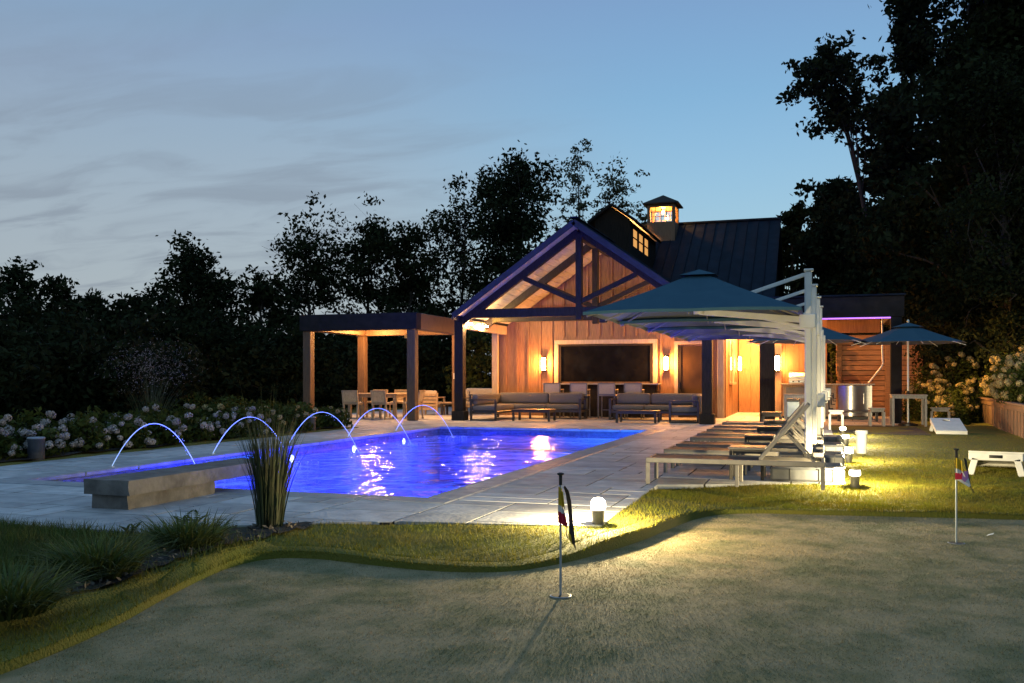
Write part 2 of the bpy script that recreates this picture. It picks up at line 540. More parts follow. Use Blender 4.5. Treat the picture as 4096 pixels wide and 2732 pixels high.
    def cushion(self, x0, x1, y0, y1, z0, z1, n=5, e=6.0):
        H = ((x1-x0)/2, (y1-y0)/2, (z1-z0)/2)
        c = ((x0+x1)/2, (y0+y1)/2, (z0+z1)/2)
        r = min(H)*0.8
        P = [[-h, -h+0.35*r, -h+r, 0, h-r, h-0.35*r, h] for h in H]
        n = 6
        for a in range(3):
            b, d = (a+1) % 3, (a+2) % 3
            for s in (-1, 1):
                vs = []
                for i in range(n+1):
                    for j in range(n+1):
                        q = [0, 0, 0]
                        q[a], q[b], q[d] = s*H[a], P[b][i], P[d][j]
                        core = [max(-h+r, min(h-r, v)) for v, h in zip(q, H)]
                        dl = [v-w for v, w in zip(q, core)]
                        L = math.sqrt(sum(v*v for v in dl))+1e-9
                        f = r/L
                        vs.append(tuple(c[t]+core[t]+dl[t]*f for t in range(3)))
                fs = []
                for i in range(n):
                    for j in range(n):
                        qd = (i*(n+1)+j, (i+1)*(n+1)+j, (i+1)*(n+1)+j+1, i*(n+1)+j+1)
                        fs.append(qd if s > 0 else qd[::-1])
                self.add(vs, fs)
        return self

    def mesh(self, name, m=None, smooth=False, angle=40):
        me = bpy.data.meshes.new(name)
        me.from_pydata(self.v, [], self.f)
        if m is not None:
            me.materials.append(m)
        if smooth:
            me.polygons.foreach_set('use_smooth', [True]*len(me.polygons))
            me.set_sharp_from_angle(angle=radians(angle))
        me.update()
        return me


def link(name, me, parent=None, kind=None):
    o = bpy.data.objects.new(name, me)
    COL.objects.link(o)
    if parent is not None:
        o.parent = parent
    if kind:
        o['kind'] = kind
    return o


def part(name, mb, m, parent, smooth=False, kind=None, angle=40):
    return link(name, mb.mesh(name, m, smooth, angle), parent, kind)


def thing(name, label, cat, loc=(0, 0, 0), rz=0.0, group=None, sc=None):
    o = bpy.data.objects.new(name, None)
    COL.objects.link(o)
    o.empty_display_size = 0.2
    o.location = loc
    o.rotation_euler = (0, 0, rz)
    if sc:
        o.scale = sc if hasattr(sc, '__len__') else (sc, sc, sc)
    o['label'] = label
    o['category'] = cat
    if group:
        o['group'] = group
    return o


def dup(root, loc, rz=None, label=None, sc=None):
    """a copy of a thing with copies of its parts and sub-parts"""
    r = root.copy()
    COL.objects.link(r)
    r.location = loc
    if rz is not None:
        r.rotation_euler = (0, 0, rz)
    if sc:
        r.scale = sc if hasattr(sc, '__len__') else (sc, sc, sc)
    if label:
        r['label'] = label
    for ch in list(root.children):
        c = ch.copy()
        COL.objects.link(c)
        c.parent = r
        for g in list(ch.children):
            d = g.copy()
            COL.objects.link(d)
            d.parent = c
    return r


def structure(name, me, label=None):
    o = link(name, me)
    o['kind'] = 'structure'
    return o


def fast_mesh(name, verts, nper, m=None):
    """verts: (N*nper,3) array, every nper verts one face"""
    verts = np.asarray(verts, np.float32)
    nf = len(verts)//nper
    me = bpy.data.meshes.new(name)
    me.vertices.add(len(verts))
    me.vertices.foreach_set('co', verts.ravel())
    me.loops.add(nf*nper)
    me.loops.foreach_set('vertex_index', np.arange(nf*nper, dtype=np.int32))
    me.polygons.add(nf)
    me.polygons.foreach_set('loop_start', np.arange(0, nf*nper, nper, dtype=np.int32))
    if m is not None:
        me.materials.append(m)
    me.update(calc_edges=True)
    me.validate()
    return me


def unit(rs, n):
    v = rs.normal(size=(n, 3))
    return v/np.linalg.norm(v, axis=1, keepdims=True)


def leaf_cards(centers, size, rs, aspect=0.5, droop=0.0, up=None):
    """rhombic leaves about the given centres"""
    n = len(centers)
    a = unit(rs, n)
    a[:, 2] -= droop
    a /= np.linalg.norm(a, axis=1, keepdims=True)
    b = np.cross(a, unit(rs, n))
    b /= np.linalg.norm(b, axis=1, keepdims=True)+1e-9
    s = size*(0.6+0.8*rs.random((n, 1)))
    c = np.asarray(centers)
    q = np.stack([c-a*s*0.5, c+b*s*aspect*0.5, c+a*s*0.5, c-b*s*aspect*0.5], axis=1)
    return q.reshape(-1, 3)


LK = 4.0                                     # all lamps together


def light(name, kind, loc, energy, color, parent=None, radius=0.05, aim=None, spot=None, blend=0.6):
    ld = bpy.data.lights.new(name, kind)
    ld.energy = energy*LK
    ld.color = color
    if kind in ('POINT', 'SPOT'):
        ld.shadow_soft_size = radius
    if kind == 'SPOT':
        ld.spot_size = radians(spot or 90)
        ld.spot_blend = blend
    o = bpy.data.objects.new(name, ld)
    COL.objects.link(o)
    o.location = loc
    if aim is not None:
        import mathutils
        d = mathutils.Vector(aim)-mathutils.Vector(loc)
        o.rotation_euler = d.to_track_quat('-Z', 'Y').to_euler()
    if parent is not None:
        o.parent = parent
    return o

# ------------------------------------------------------------------ ground
DECK = [(-15.2, 36.5), (-15.2, 21.2), (-14.6, 20.6), (-10.65, 20.2), (-10.65, 4.4), (-8.4, 5.3), (-6.46, 5.95), (-5.0, 5.92),
        (-4.5, 6.45), (-3.93, 6.8), (-3.33, 7.07), (-2.4, 7.22), (-1.68, 7.34), (-1.72, 10.42), (0.30, 11.2), (0.30, 25.2),
        (2.3, 25.6), (2.3, 36.5)]
GREEN = [(-3.44, 3.1), (-3.48, 3.65), (-3.57, 4.12), (-3.72, 4.61), (-3.86, 5.22), (-3.90, 5.6), (-3.80, 5.9), (-3.5, 5.98), (-3.18, 5.92),
         (-2.82, 5.86), (-2.48, 5.83), (-2.18, 5.89), (-1.97, 6.0), (-1.79, 6.25), (-1.65, 6.54), (-1.51, 6.94), (-1.34, 7.51),
         (-1.23, 8.18), (-1.08, 8.83), (-0.88, 9.18), (-0.5, 9.36), (-0.11, 9.38), (0.48, 9.48), (1.82, 9.69), (4.2, 9.9), (7, 9.6),
         (8.2, 5), (6.5, -3), (0, -5), (-3, -3.5), (-3.9, 0), (-3.6, 2.0)]
POOL = (-8.92, -3.70, 8.52, 21.25)          # x0, x1, y0, y1
CW = 0.32                                   # coping width
OX0, OX1, OY0, OY1 = POOL[0]-CW, POOL[1]+CW, POOL[2]-CW, POOL[3]+CW


def smooth_poly(P, it=2):
    P = [np.array(p, float) for p in P]
    for _ in range(it):
        Q = []
        for i in range(len(P)):
            a, b = P[i], P[(i+1) % len(P)]
            Q += [a*0.75+b*0.25, a*0.25+b*0.75]
        P = Q
    return [tuple(p) for p in P]


GREEN = smooth_poly(GREEN, 2)


def inside(poly, x, y):
    x, y = np.asarray(x, float), np.asarray(y, float)
    r = np.zeros(x.shape, bool)
    n = len(poly)
    for i in range(n):
        x0, y0 = poly[i]
        x1, y1 = poly[(i+1) % n]
        if y0 == y1:
            continue
        c = ((y0 > y) != (y1 > y)) & (x < (x1-x0)*(y-y0)/(y1-y0)+x0)
        r ^= c
    return r


def dist(poly, x, y):
    x, y = np.asarray(x, float), np.asarray(y, float)
    d = np.full(x.shape, 1e9)
    n = len(poly)
    for i in range(n):
        x0, y0 = poly[i]
        x1, y1 = poly[(i+1) % n]
        L2 = (x1-x0)**2+(y1-y0)**2+1e-12
        t = np.clip(((x-x0)*(x1-x0)+(y-y0)*(y1-y0))/L2, 0, 1)
        d = np.minimum(d, np.hypot(x-x0-t*(x1-x0), y-y0-t*(y1-y0)))
    return d


def sst(a, b, v):
    t = np.clip((v-a)/(b-a), 0, 1)
    return t*t*(3-2*t)


def fence_x(y):                              # the line of the boarded retaining wall
    return 3.99+(np.asarray(y, float)-21.2)*0.0503


def hnoise(x, y):
    return (np.sin(x*2.1+1.3*np.sin(y*1.7))*np.cos(y*2.6+0.7)+0.6*np.sin(x*5.3+y*4.1)*np.cos(y*6.1-x*2.2))


def ground_h(x, y):
    h = ground_nom(x, y)
    x, y = np.asarray(x, float), np.asarray(y, float)
    g = inside(GREEN, x, y) | (dist(GREEN, x, y) < 0.12)
    return np.where(g, -0.20, h)


def ground_nom(x, y):
    x, y = np.asarray(x, float), np.asarray(y, float)
    dd = dist(DECK, x, y)
    h = -0.015-0.06*sst(0.05, 1.1, dd)
    plate = -0.085+0.075*sst(10.15, 11.05, y-0.05*x)
    right = sst(-1.75, -1.6, x)
    h = np.where((y > 10.0) & (x > -1.75), np.maximum(plate, -0.085), h)
    h = np.where((x > 0.2) & (y > 11.3), -0.008+0.012*hnoise(x*0.5, y*0.5), h)
    h = h+0.008*hnoise(x, y)*(y < 11)
    # low lawn and beds on the left
    h = np.where((x < -3.9) & (y < 6.0), -0.02+0.015*hnoise(x*1.3, y*1.3), h)
    h = np.where((x < -10.6) & (y < 21), 0.02+0.02*hnoise(x, y), h)
    # rising wooded bank on the right
    fx = fence_x(y)
    bank = 0.62+0.26*np.clip(x-fx-0.2, 0, 60)+0.05*hnoise(x*0.6, y*0.6)
    s = np.where(y > 29, sst(2.4, 3.3, x)*0.8, sst(0.08, 0.2, x-fx))
    s = s*sst(9.5, 13.0, y+0.0*x)
    h = h*(1-s)+np.minimum(bank, 9)*s
    # slow rise behind the buildings
    h = h+sst(37, 60, y)*(sst(-8, 8, x)*3.0)
    dk = inside(DECK, x, y) & (dd > 0.05)
    h = np.where(dk, -0.10, h)
    return h


def axis(lo, hi, fine):
    a = [fine[0][0]]
    for x0, x1, st in fine:
        while a[-1] < x1-1e-6:
            a.append(min(a[-1]+st, x1))
    st = 2.0
    while a[-1] < hi:
        a.append(min(a[-1]+st, hi))
        st *= 1.35
    b = []
    c = fine[0][0]
    st = 2.0
    while c > lo:
        c = max(c-st, lo)
        b.append(c)
        st *= 1.35
    return np.array(sorted(b)+a)


xs = axis(-700, 700, [(-14, -9.24, 0.28), (-9.24, -9.24+0.001, 1), (-9.24, -4.6, 0.2), (-4.6, -3.38, 0.061), (-3.38, 2.6, 0.065), (2.6, 9, 0.2)])
ys = axis(-700, 700, [(-6, 2.6, 0.4), (2.6, 8.2, 0.065), (8.2, 11.4, 0.065), (11.4, 21.57, 0.1695), (21.57, 40, 0.4)])
GX, GY = np.meshgrid(xs, ys)
GZ = ground_h(GX, GY)
nx, ny = len(xs), len(ys)
cx_ = (xs[:-1]+xs[1:])/2
cy_ = (ys[:-1]+ys[1:])/2
CX, CY = np.meshgrid(cx_, cy_)
hole = (CX > POOL[0]-0.18) & (CX < POOL[1]+0.18) & (CY > POOL[2]-0.18) & (CY < POOL[3]+0.18)
ii, jj = np.nonzero(~hole)
v0 = ii*nx+jj
quads = np.stack([v0, v0+1, v0+nx+1, v0+nx], axis=1).astype(np.int32)
me = bpy.data.meshes.new('lawn')
me.vertices.add(nx*ny)
me.vertices.foreach_set('co', np.stack([GX, GY, GZ], -1).astype(np.float32).ravel())
me.loops.add(len(quads)*4)
me.loops.foreach_set('vertex_index', quads.ravel())
me.polygons.add(len(quads))
me.polygons.foreach_set('loop_start', np.arange(0, len(quads)*4, 4, dtype=np.int32))
me.polygons.foreach_set('use_smooth', np.ones(len(quads), bool))
me.materials.append(M['soil'])
me.update(calc_edges=True)
structure('lawn', me)

GA = np.array(GREEN)
ga = 0.5*np.sum(GA[:, 0]*np.roll(GA[:, 1], -1)-np.roll(GA[:, 0], -1)*GA[:, 1])
tg = np.roll(GA, -1, 0)-np.roll(GA, 1, 0)
tg /= np.linalg.norm(tg, axis=1, keepdims=True)
nr = np.stack([tg[:, 1], -tg[:, 0]], 1)*(1 if ga > 0 else -1)
rows = []
for off, zo in ((-0.004, None), (0.012, 0.0), (0.06, 0.006), (0.13, 0.005), (0.22, -0.02)):
    P = GA+nr*off
    zz = np.full(len(P), -0.135) if zo is None else ground_nom(P[:, 0], P[:, 1])+zo
    rows.append(np.column_stack([P, zz]))
n_ = len(GA)
m = MB()
m.v = [tuple(p) for r_ in rows for p in r_]
m.f = [(r_*n_+i, r_*n_+(i+1) % n_, (r_+1)*n_+(i+1) % n_, (r_+1)*n_+i) for r_ in range(4) for i in range(n_)]
structure('lawn_edge', m.mesh('lawn_edge', M['soil'], True, 60))
mb = MB().prism(GREEN, -0.19, -0.12)
green = structure('putting_green', mb.mesh('putting_green', M['green']))

# mulch beds: one round the reed clump and the sedges, one along the left deck strip, one up the right bank
BED = smooth_poly([(-4.5, 3.0), (-3.93, 3.55), (-3.92, 4.5), (-4.0, 5.0), (-4.0, 5.4), (-4.0, 5.95), (-3.98, 6.25), (-3.85, 6.62), (-4.05, 6.82), (-4.4, 6.5), (-4.7, 6.0),
                   (-4.55, 5.2), (-4.5, 4.4), (-4.75, 3.6)], 1)


def bed(poly, st, z):
    P = np.array(poly)
    x = np.arange(P[:, 0].min(), P[:, 0].max()+st, st)
    y = np.arange(P[:, 1].min(), P[:, 1].max()+st, st)
    X, Y = np.meshgrid(x, y)
    Z = ground_h(X, Y)+z+0.012*np.sin(X*31)*np.cos(Y*27)
    k = inside(poly, X, Y)
    m = MB()
    m.v = list(zip(X.ravel(), Y.ravel(), Z.ravel()))
    n_ = len(x)
    for i in range(len(y)-1):
        for j in range(n_-1):
            if k[i, j] and k[i+1, j] and k[i, j+1] and k[i+1, j+1]:
                m.f.append((i*n_+j, i*n_+j+1, (i+1)*n_+j+1, (i+1)*n_+j))
    return m


structure('planting_bed', bed(BED, 0.06, 0.02).mesh('planting_bed', M['mulch'], True, 180))
BED2 = [(-16.5, 8.5), (-10.67, 8.5), (-10.67, 20.1), (-14.5, 20.5), (-16.5, 20.6)]
structure('planting_bed', bed(BED2, 0.3, 0.03).mesh('planting_bed', M['mulch'], True, 180))
rs = np.random.RandomState(3)
pts = []
while len(pts) < 420:
    x, y = rs.uniform(-4.8, -3.7), rs.uniform(3.0, 6.9)
    if inside(BED, [x], [y])[0]:
        pts.append((x, y))
pts = np.array(pts)
cz = ground_h(pts[:, 0], pts[:, 1])+0.035
cards = leaf_cards(np.column_stack([pts, cz]), 0.045, rs, 0.45)
structure('mulch', fast_mesh('mulch', cards, 4, M['chip']))['kind'] = 'stuff'

# ------------------------------------------------------------------ pool
pool = bpy.data.objects.new('pool', None)
COL.objects.link(pool)
pool['kind'] = 'structure'
x0, x1, y0, y1 = POOL
D = -1.35
WL = -0.13
m = MB()
m.add([(x0, y0, -0.06), (x1, y0, -0.06), (x1, y1, -0.06), (x0, y1, -0.06), (x0, y0, D), (x1, y0, D), (x1, y1, D), (x0, y1, D)],
      [(4, 5, 6, 7), (0, 1, 5, 4), (1, 2, 6, 5), (2, 3, 7, 6), (3, 0, 4, 7)])
part('pool_shell', m, M['plaster'], pool)
m = MB()                                    # shallow sun shelf in the near left corner, bench along the far wall
m.box(x0+0.004, x0+2.6, y0+0.004, y0+2.0, D+0.01, -0.42, 0.03)
part('sun_shelf', m, M['plaster'], pool)
m = MB().box(x0+0.6, x1-0.004, y1-0.55, y1-0.004, D+0.01, -0.50, 0.03)
part('pool_bench', m, M['plaster'], pool)
m = MB()                                    # tiled band at the waterline
t = 0.012
m.box(x0+0.001, x0+t, y0+t, y1-t, -0.21, -0.061, 0.002)
m.box(x1-t, x1-0.001, y0+t, y1-t, -0.21, -0.061, 0.002)
m.box(x0+0.001, x1-0.001, y0+0.001, y0+t, -0.21, -0.061, 0.002)
m.box(x0+0.001, x1-0.001, y1-t, y1-0.001, -0.21, -0.061, 0.002)
part('waterline_tile', m, M['tile'], pool)


def coping_row(a, b, n, fixed, alongx, w):
    L = (b-a)/n
    for i in range(n):
        m = MB()
        g = 0.004
        if alongx:
            m.box(-L/2+g, L/2-g, -w/2, w/2, 0, 0.062, 0.014)
            o = part('coping_stone', m, M['coping'], pool)
            o.location = (a+L*(i+0.5), fixed, -0.055)
        else:
            m.box(-w/2, w/2, -L/2+g, L/2-g, 0, 0.062, 0.014)
            o = part('coping_stone', m, M['coping'], pool)
            o.location = (fixed, a+L*(i+0.5), -0.055)


ov = 0.03
coping_row(OX0, OX1, 6, (OY0+POOL[2]+ov)/2, True, CW+ov)
coping_row(OX0, OX1, 6, (OY1+POOL[3]-ov)/2, True, CW+ov)
coping_row(POOL[2]+ov, POOL[3]-ov, 13, (OX0+POOL[0]+ov)/2, False, CW+ov)
coping_row(POOL[2]+ov, POOL[3]-ov, 13, (OX1+POOL[1]-ov)/2, False, CW+ov)

# water surface: gently heaved sheet
wx = np.linspace(x0+0.005, x1-0.005, 60)
wy = np.linspace(y0+0.005, y1-0.005, 140)
WX, WY = np.meshgrid(wx, wy)
WZ = WL+0.0035*np.sin(WX*5.1+np.sin(WY*3.1)*1.2)*np.cos(WY*4.3)+0.002*np.sin(WX*11+WY*7.3)
m = MB()
m.v = list(zip(WX.ravel(), WY.ravel(), WZ.ravel()))
m.f = [(i*60+j, i*60+j+1, (i+1)*60+j+1, (i+1)*60+j) for i in range(139) for j in range(59)]
water = structure('pool_water', m.mesh('pool_water', M['water'], True, 180))

# underwater lamps: three in the left wall in view, the others in the walls that face away
POOL_BLUE = (0.016, 0.016, 1.0)
for i, (lx, ly, nx_) in enumerate(((x0, 14.41, 1), (x0, 16.73, 1), (x0, 19.1, 1), (x1, 10.6, -1), (x1, 13.6, -1), (x1, 16.8, -1), (x1, 19.8, -1), (x0, 11.6, 1))):
    seen = i < 3
    lz = -0.23 if seen else -0.45
    en, colr = (52 if i != 6 else 80), (POOL_BLUE if i not in (3, 6) else (0.03, 0.20, 1.0))
    if not seen:
        light('pool_lamp_glow', 'POINT', (lx+0.55*nx_, ly, lz-0.25), en, colr, pool, 0.15)
        continue
    t = thing('pool_lamp', 'round white pool lamp lit in the left pool wall, '+('nearest of the three', 'middle of the three', 'farthest of the three')[i], 'pool light', (lx, ly, lz), 0,
              'lamps in the left pool wall')
    m = MB().lathe([(0.085, 0.0), (0.085, 0.02), (0.07, 0.024)], sides=20)
    m.v = [(z, a, b) for a, b, z in m.v]
    part('lamp_rim', m, M['steel'], t, True)
    m = MB().lathe([(0.066, 0.018), (0.066, 0.026), (0.03, 0.032)], sides=20)
    m.v = [(z, a, b) for a, b, z in m.v]
    part('lamp_lens', m, M['pool_light'], t, True)
    light('pool_lamp_glow', 'POINT', (0.55, 0, -0.25), en, colr, t, 0.15)

for i, lx in enumerate((-8.1, -6.3, -4.5)):   # added unseen spots at the near end wall throw blue onto the pavilion
    light('added_house_beam', 'SPOT', (lx, y0+0.05, -0.40), 360, (0.02, 0.02, 1.0), pool, 0.05, (lx, y0+16.05, 4.2), 46, 0.5)

# ------------------------------------------------------------------ paved deck
deck = structure('pool_deck', None)
m = MB()
me = bpy.data.meshes.new('joint_bed')
import mathutils.geometry as mg
# joint bed under the pavers, with the pool left open: strips round it
for (a, b, c, d) in ((-15.2, OX0+0.01, 20.3, 36.5), (OX0+0.01, 2.3, OY1-0.01, 36.5), (-10.65, OX0+0.01, 6.2, 20.3), (OX1-0.01, -1.75, 7.4, OY1-0.01), (-1.75, 0.28, 11.25, OY1-0.01),
                     (OX0+0.01, OX1-0.01, 7.0, OY0+0.01), (-10.6, -6.6, 5.95, 7.0), (-6.6, -4.6, 6.0, 7.0)):
    m.box(a, b, c, d, -0.07, -0.007, 0.001)
part('joint_bed', m, M['joint'], deck, kind='stuff')


def clip_rect(poly, a, b, c, d):
    """deck polygon cut to the rectangle a<x<b, c<y<d"""
    P = list(poly)
    for ax, v, s in ((0, a, 1), (0, b, -1), (1, c, 1), (1, d, -1)):
        Q = []
        for i in range(len(P)):
            p, q = P[i], P[(i+1) % len(P)]
            ip, iq = (p[ax]-v)*s >= 0, (q[ax]-v)*s >= 0
            if ip:
                Q.append(p)
            if ip != iq:
                t = (v-p[ax])/(q[ax]-p[ax])
                Q.append((p[0]+t*(q[0]-p[0]), p[1]+t*(q[1]-p[1])))
        P = Q
        if not P:
            return []
    R = []
    for p in P:
        if not R or math.hypot(p[0]-R[-1][0], p[1]-R[-1][1]) > 1e-4:
            R.append(p)
    if len(R) > 2 and math.hypot(R[0][0]-R[-1][0], R[0][1]-R[-1][1]) < 1e-4:
        R.pop()
    return R


def parea(P):
    return abs(sum(P[i][0]*P[(i+1) % len(P)][1]-P[(i+1) % len(P)][0]*P[i][1] for i in range(len(P))))/2


ux, uy = (OX1-OX0)/19, (OY1-OY0)/44
gx0, gx1, gy0, gy1 = -20, 37, -13, 95        # cells; cell (0,0) starts at the coping's outer near left corner
used_cells = set((i, j) for i in range(0, 19) for j in range(0, 44))
shapes = [(2, 1), (3, 2), (2, 2), (3, 1), (2, 1), (2, 2), (1, 1)]
pavers = []
prnd = random.Random(11)
for j in range(gy0, gy1):
    for i in range(gx0, gx1):
        if (i, j) in used_cells:
            continue
        w, h = prnd.choice(shapes)
        while True:
            cells = [(i+a, j+b) for a in range(w) for b in range(h)]
            if not any(c in used_cells for c in cells):
                break
            if w > 1:
                w -= 1
            elif h > 1:
                h -= 1
            else:
                break
        used_cells.update(cells)
        a, b = OX0+i*ux, OX0+(i+w)*ux
        c, d = OY0+j*uy, OY0+(j+h)*uy
        g = 0.010
        P = clip_rect(DECK, a+g, b-g, c+g, d-g)
        if len(P) < 3 or parea(P) < 0.012:
            continue
        ctr = ((a+b)/2, (c+d)/2)
        if ctr[1] > 36.4:
            continue
        full = abs(parea(P)-(b-a-2*g)*(d-c-2*g)) < 1e-3
        # leave out what lies outside the picture
        az = math.atan2(ctr[0], ctr[1])
        if az < radians(-51) or az > radians(12):
            continue
        pavers.append((math.hypot(*ctr), P, full, (a+g, b-g, c+g, d-g), (w, h)))
pavers.sort(key=lambda t: -parea(t[1])/(t[0]**2.6))
shared = {}
rest = MB()
for n_, (dst, P, full, (a, b, c, d), wh) in enumerate(pavers):
    zt = prnd.uniform(-0.0012, 0.0012)
    if n_ < 298:
        if full:
            if wh not in shared:
                hw, hh = (b-a)/2, (d-c)/2
                shared[wh] = MB().box(-hw, hw, -hh, hh, -0.05, 0, 0.002).mesh('paver', M['paver'])
            o = link('paver', shared[wh], deck)
            o.location = ((a+b)/2, (c+d)/2, zt)
            o.rotation_euler = (prnd.uniform(-.003, .003), prnd.uniform(-.003, .003), pi*prnd.randint(0, 1))
        else:
            cx, cy = sum(p[0] for p in P)/len(P), sum(p[1] for p in P)/len(P)
            o = part('paver', MB().prism([(x-cx, y-cy) for x, y in P], -0.05, 0), M['paver'], deck)
            o.location = (cx, cy, zt)
    else:
        if full:
            rest.box(a, b, c, d, -0.05, zt, 0.002)
        else:
            rest.prism(P, -0.05, zt)
o = part('paver', rest, M['paver'], deck, kind='stuff')

# stone bench with a thick cap reaching out over the near pool edge
t = thing('stone_bench', 'stone bench whose thick cap juts out over the near edge of the pool', 'bench', (-6.17, 6.9, 0), 0)


def rough_block(x0, x1, y0, y1, z0, z1, seed, nx=8, ny=14, nz=5, amp=0.012):
    r = np.random.RandomState(seed)
    m = MB()
    ph = r.uniform(0, 6, 6)
    for a in range(3):
        b, d = (a+1) % 3, (a+2) % 3
        lo, hi = (x0, y0, z0), (x1, y1, z1)
        nn = (nx, ny, nz)
        for s in (0, 1):
            vs = []
            for i in range(nn[b]+1):
                for j in range(nn[d]+1):
                    q = [0, 0, 0]
                    q[a] = hi[a] if s else lo[a]
                    q[b] = lo[b]+(hi[b]-lo[b])*i/nn[b]
                    q[d] = lo[d]+(hi[d]-lo[d])*j/nn[d]
                    n_ = (math.sin(q[0]*17+ph[0]+q[2]*9)*math.cos(q[1]*13+ph[1])+0.6*math.sin(q[2]*31+q[1]*23+ph[2]))*amp
                    ctr = [(x0+x1)/2, (y0+y1)/2]
                    q[0] += n_*(1 if q[0] > ctr[0] else -1)*0.8
                    q[1] += n_*0.5
                    if q[2] > z1-1e-4:
                        q[2] += n_*0.25
                    vs.append(tuple(q))
            fs = []
            for i in range(nn[b]):
                for j in range(nn[d]):
                    qd = (i*(nn[d]+1)+j, (i+1)*(nn[d]+1)+j, (i+1)*(nn[d]+1)+j+1, i*(nn[d]+1)+j+1)
                    fs.append(qd if s else qd[::-1])
            m.add(vs, fs)
    return m


part('bench_cap', rough_block(-0.25, 0.25, -0.05, 2.35, 0.135, 0.27, 4), M['bench'], t, True)
part('bench_base', rough_block(-0.205, 0.205, 0, 1.26, -0.02, 0.134, 5), M['bench'], t, True)

# dark drum bollards beside the flower bed
for lab, (bx, by) in (('dark drum bollard beside the left end of the flower bed', (-10.92, 10.72)), ('dark drum bollard by the bed, behind the second water arc', (-10.92, 18.46))):
    t = thing('drum_bollard', lab, 'bollard', (bx, by, 0), 0, 'drum bollards beside the flower bed')
    part('drum', MB().lathe([(0.115, -0.02), (0.118, 0.01), (0.118, 0.31)], sides=26), M['drum'], t, True)
    part('drum_lid', MB().lathe([(0.122, 0.311), (0.124, 0.325), (0.115, 0.335), (0.02, 0.338)], sides=26), M['coping'], t, True)

# arching water jets
for i, (jy, lab) in enumerate(((10.16, 'lit water jet arching alone at the near left end of the pool'), (12.35, 'lit water jet arching behind the reed clump'),
                               (14.55, 'lit water jet rising right of the reed clump, third from the near end'), (16.76, 'lit water jet crossing in front of the pergola table, fourth from the near end'),
                               (18.99, 'lit water jet farthest away, in front of the pergola corner post'))):
    t = thing('water_jet', lab, 'water jet', (-9.05, jy, 0), 0, 'arching water jets along the left pool edge')
    L, Hh = 1.36, 0.60
    path = []
    for s in np.linspace(0, 1, 34):
        x = L*s
        zz = 4*Hh*s*(1-s)-(0.13 if s > 0.97 else 0.13*s**3)
        path.append((x, 0.10*s, zz+0.012))
    rr = [(0.0062-0.0026*s)*(1+0.18*math.sin(s*37+i*2)*s) for s in np.linspace(0, 1, 34)]
    part('stream', MB().tube(path, rr, 6), M['jet'], t, True)
    m = MB()
    drs = np.random.RandomState(60+i)
    for q in range(26):
        s = drs.uniform(0.55, 1.0)
        r_ = drs.uniform(0.002, 0.0045)
        m.lathe([(r_*0.5, -r_), (r_, 0), (r_*0.5, r_)], L*s+drs.normal(0, 0.02), 0.10*s+drs.normal(0, 0.02), 4*Hh*s*(1-s)-0.13*s**3+drs.normal(0, 0.02), 6)
    part('droplet', m, M['jet'], t, True, kind='stuff')
    part('nozzle', MB().lathe([(0.06, 0.004), (0.06, 0.012), (0.02, 0.018)], sides=18), M['steel'], t, True)
    # splash ring where the stream meets the water
    m = MB()
    srs = np.random.RandomState(40+i)
    for q in range(46):
        a_, r_ = srs.uniform(0, 2*pi), abs(srs.normal(0, 0.16))
        s_ = srs.uniform(0.006, 0.018)
        m.lathe([(s_*0.4, -s_*0.5), (s_, 0), (s_*0.5, s_*0.7)], L+r_*cos(a_), 0.1+r_*sin(a_)*1.6, WL+0.006+abs(srs.normal(0, 0.012)), sides=6)
    o = part('splash', m, M['white_plastic'], t, True, kind='stuff')

# ------------------------------------------------------------------ pool pavilion
FY, WY = 24.6, 28.6                          # front truss plane, back wall plane
PXL, PXR = -9.70, -2.75                      # post centres
RX, RZ = -6.2, 5.50                          # ridge
SL = 0.704
RY0, RY1 = 24.0, 28.95


def roof_z(x):
    return RZ-abs(x-RX)*SL


pav = thing('pool_pavilion', 'open gabled timber pool pavilion with king post truss and lit board wall', 'pavilion', (0, 0, 0))
m = MB
for px in (PXL, PXR):
    o = part('post', MB().box(-0.13, 0.13, -0.13, 0.13, 0, 2.90, 0.01), M['dark_timber'], pav)
    o.location = (px, FY, 0)
    b = part('plinth', MB().box(-0.19, 0.19, -0.19, 0.19, 0, 0.27, 0.012), M['dark_timber'], o)
for px in (-9.98, -2.78):
    o = part('post', MB().box(-0.10, 0.10, -0.06, 0.06, 0, 2.70, 0.01), M['trim'], pav)
    o.location = (px, WY-0.16, 0)
# two trusses
for ty, tm in ((FY, 'dark_timber'), (26.55, 'dark_timber')):
    w = 0.17
    z0, z1 = 2.905, 3.15
    part('tie_beam', MB().box(PXL-0.15, PXR+0.15, ty-w/2, ty+w/2, z0, z1, 0.01), M[tm], pav)
    part('king_post', MB().box(RX-0.085, RX+0.085, ty-w/2-0.012, ty+w/2+0.012, 2.80, RZ-0.34, 0.01), M[tm], pav)
    for s in (-1, 1):
        xe = RX+s*3.55
        a = (RX+s*0.03, ty, RZ-0.20-0.105)
        b = (xe, ty, RZ-3.52*SL-0.20-0.105)
        part('rafter', MB().bar(a, b, w-0.01, 0.20, 0.01, up=(0, 0, 1)), M[tm], pav)
        part('strut', MB().bar((RX+s*0.06, ty, 3.30), (RX+s*1.58, ty, RZ-1.58*SL-0.40), w-0.03, 0.135, 0.008), M[tm], pav)
# side plates carried by the posts
for px in (PXL, PXR):
    part('side_plate', MB().box(px-0.085, px+0.085, FY+0.09, WY-0.06, 2.62, 2.895, 0.01), M['trim'], pav)
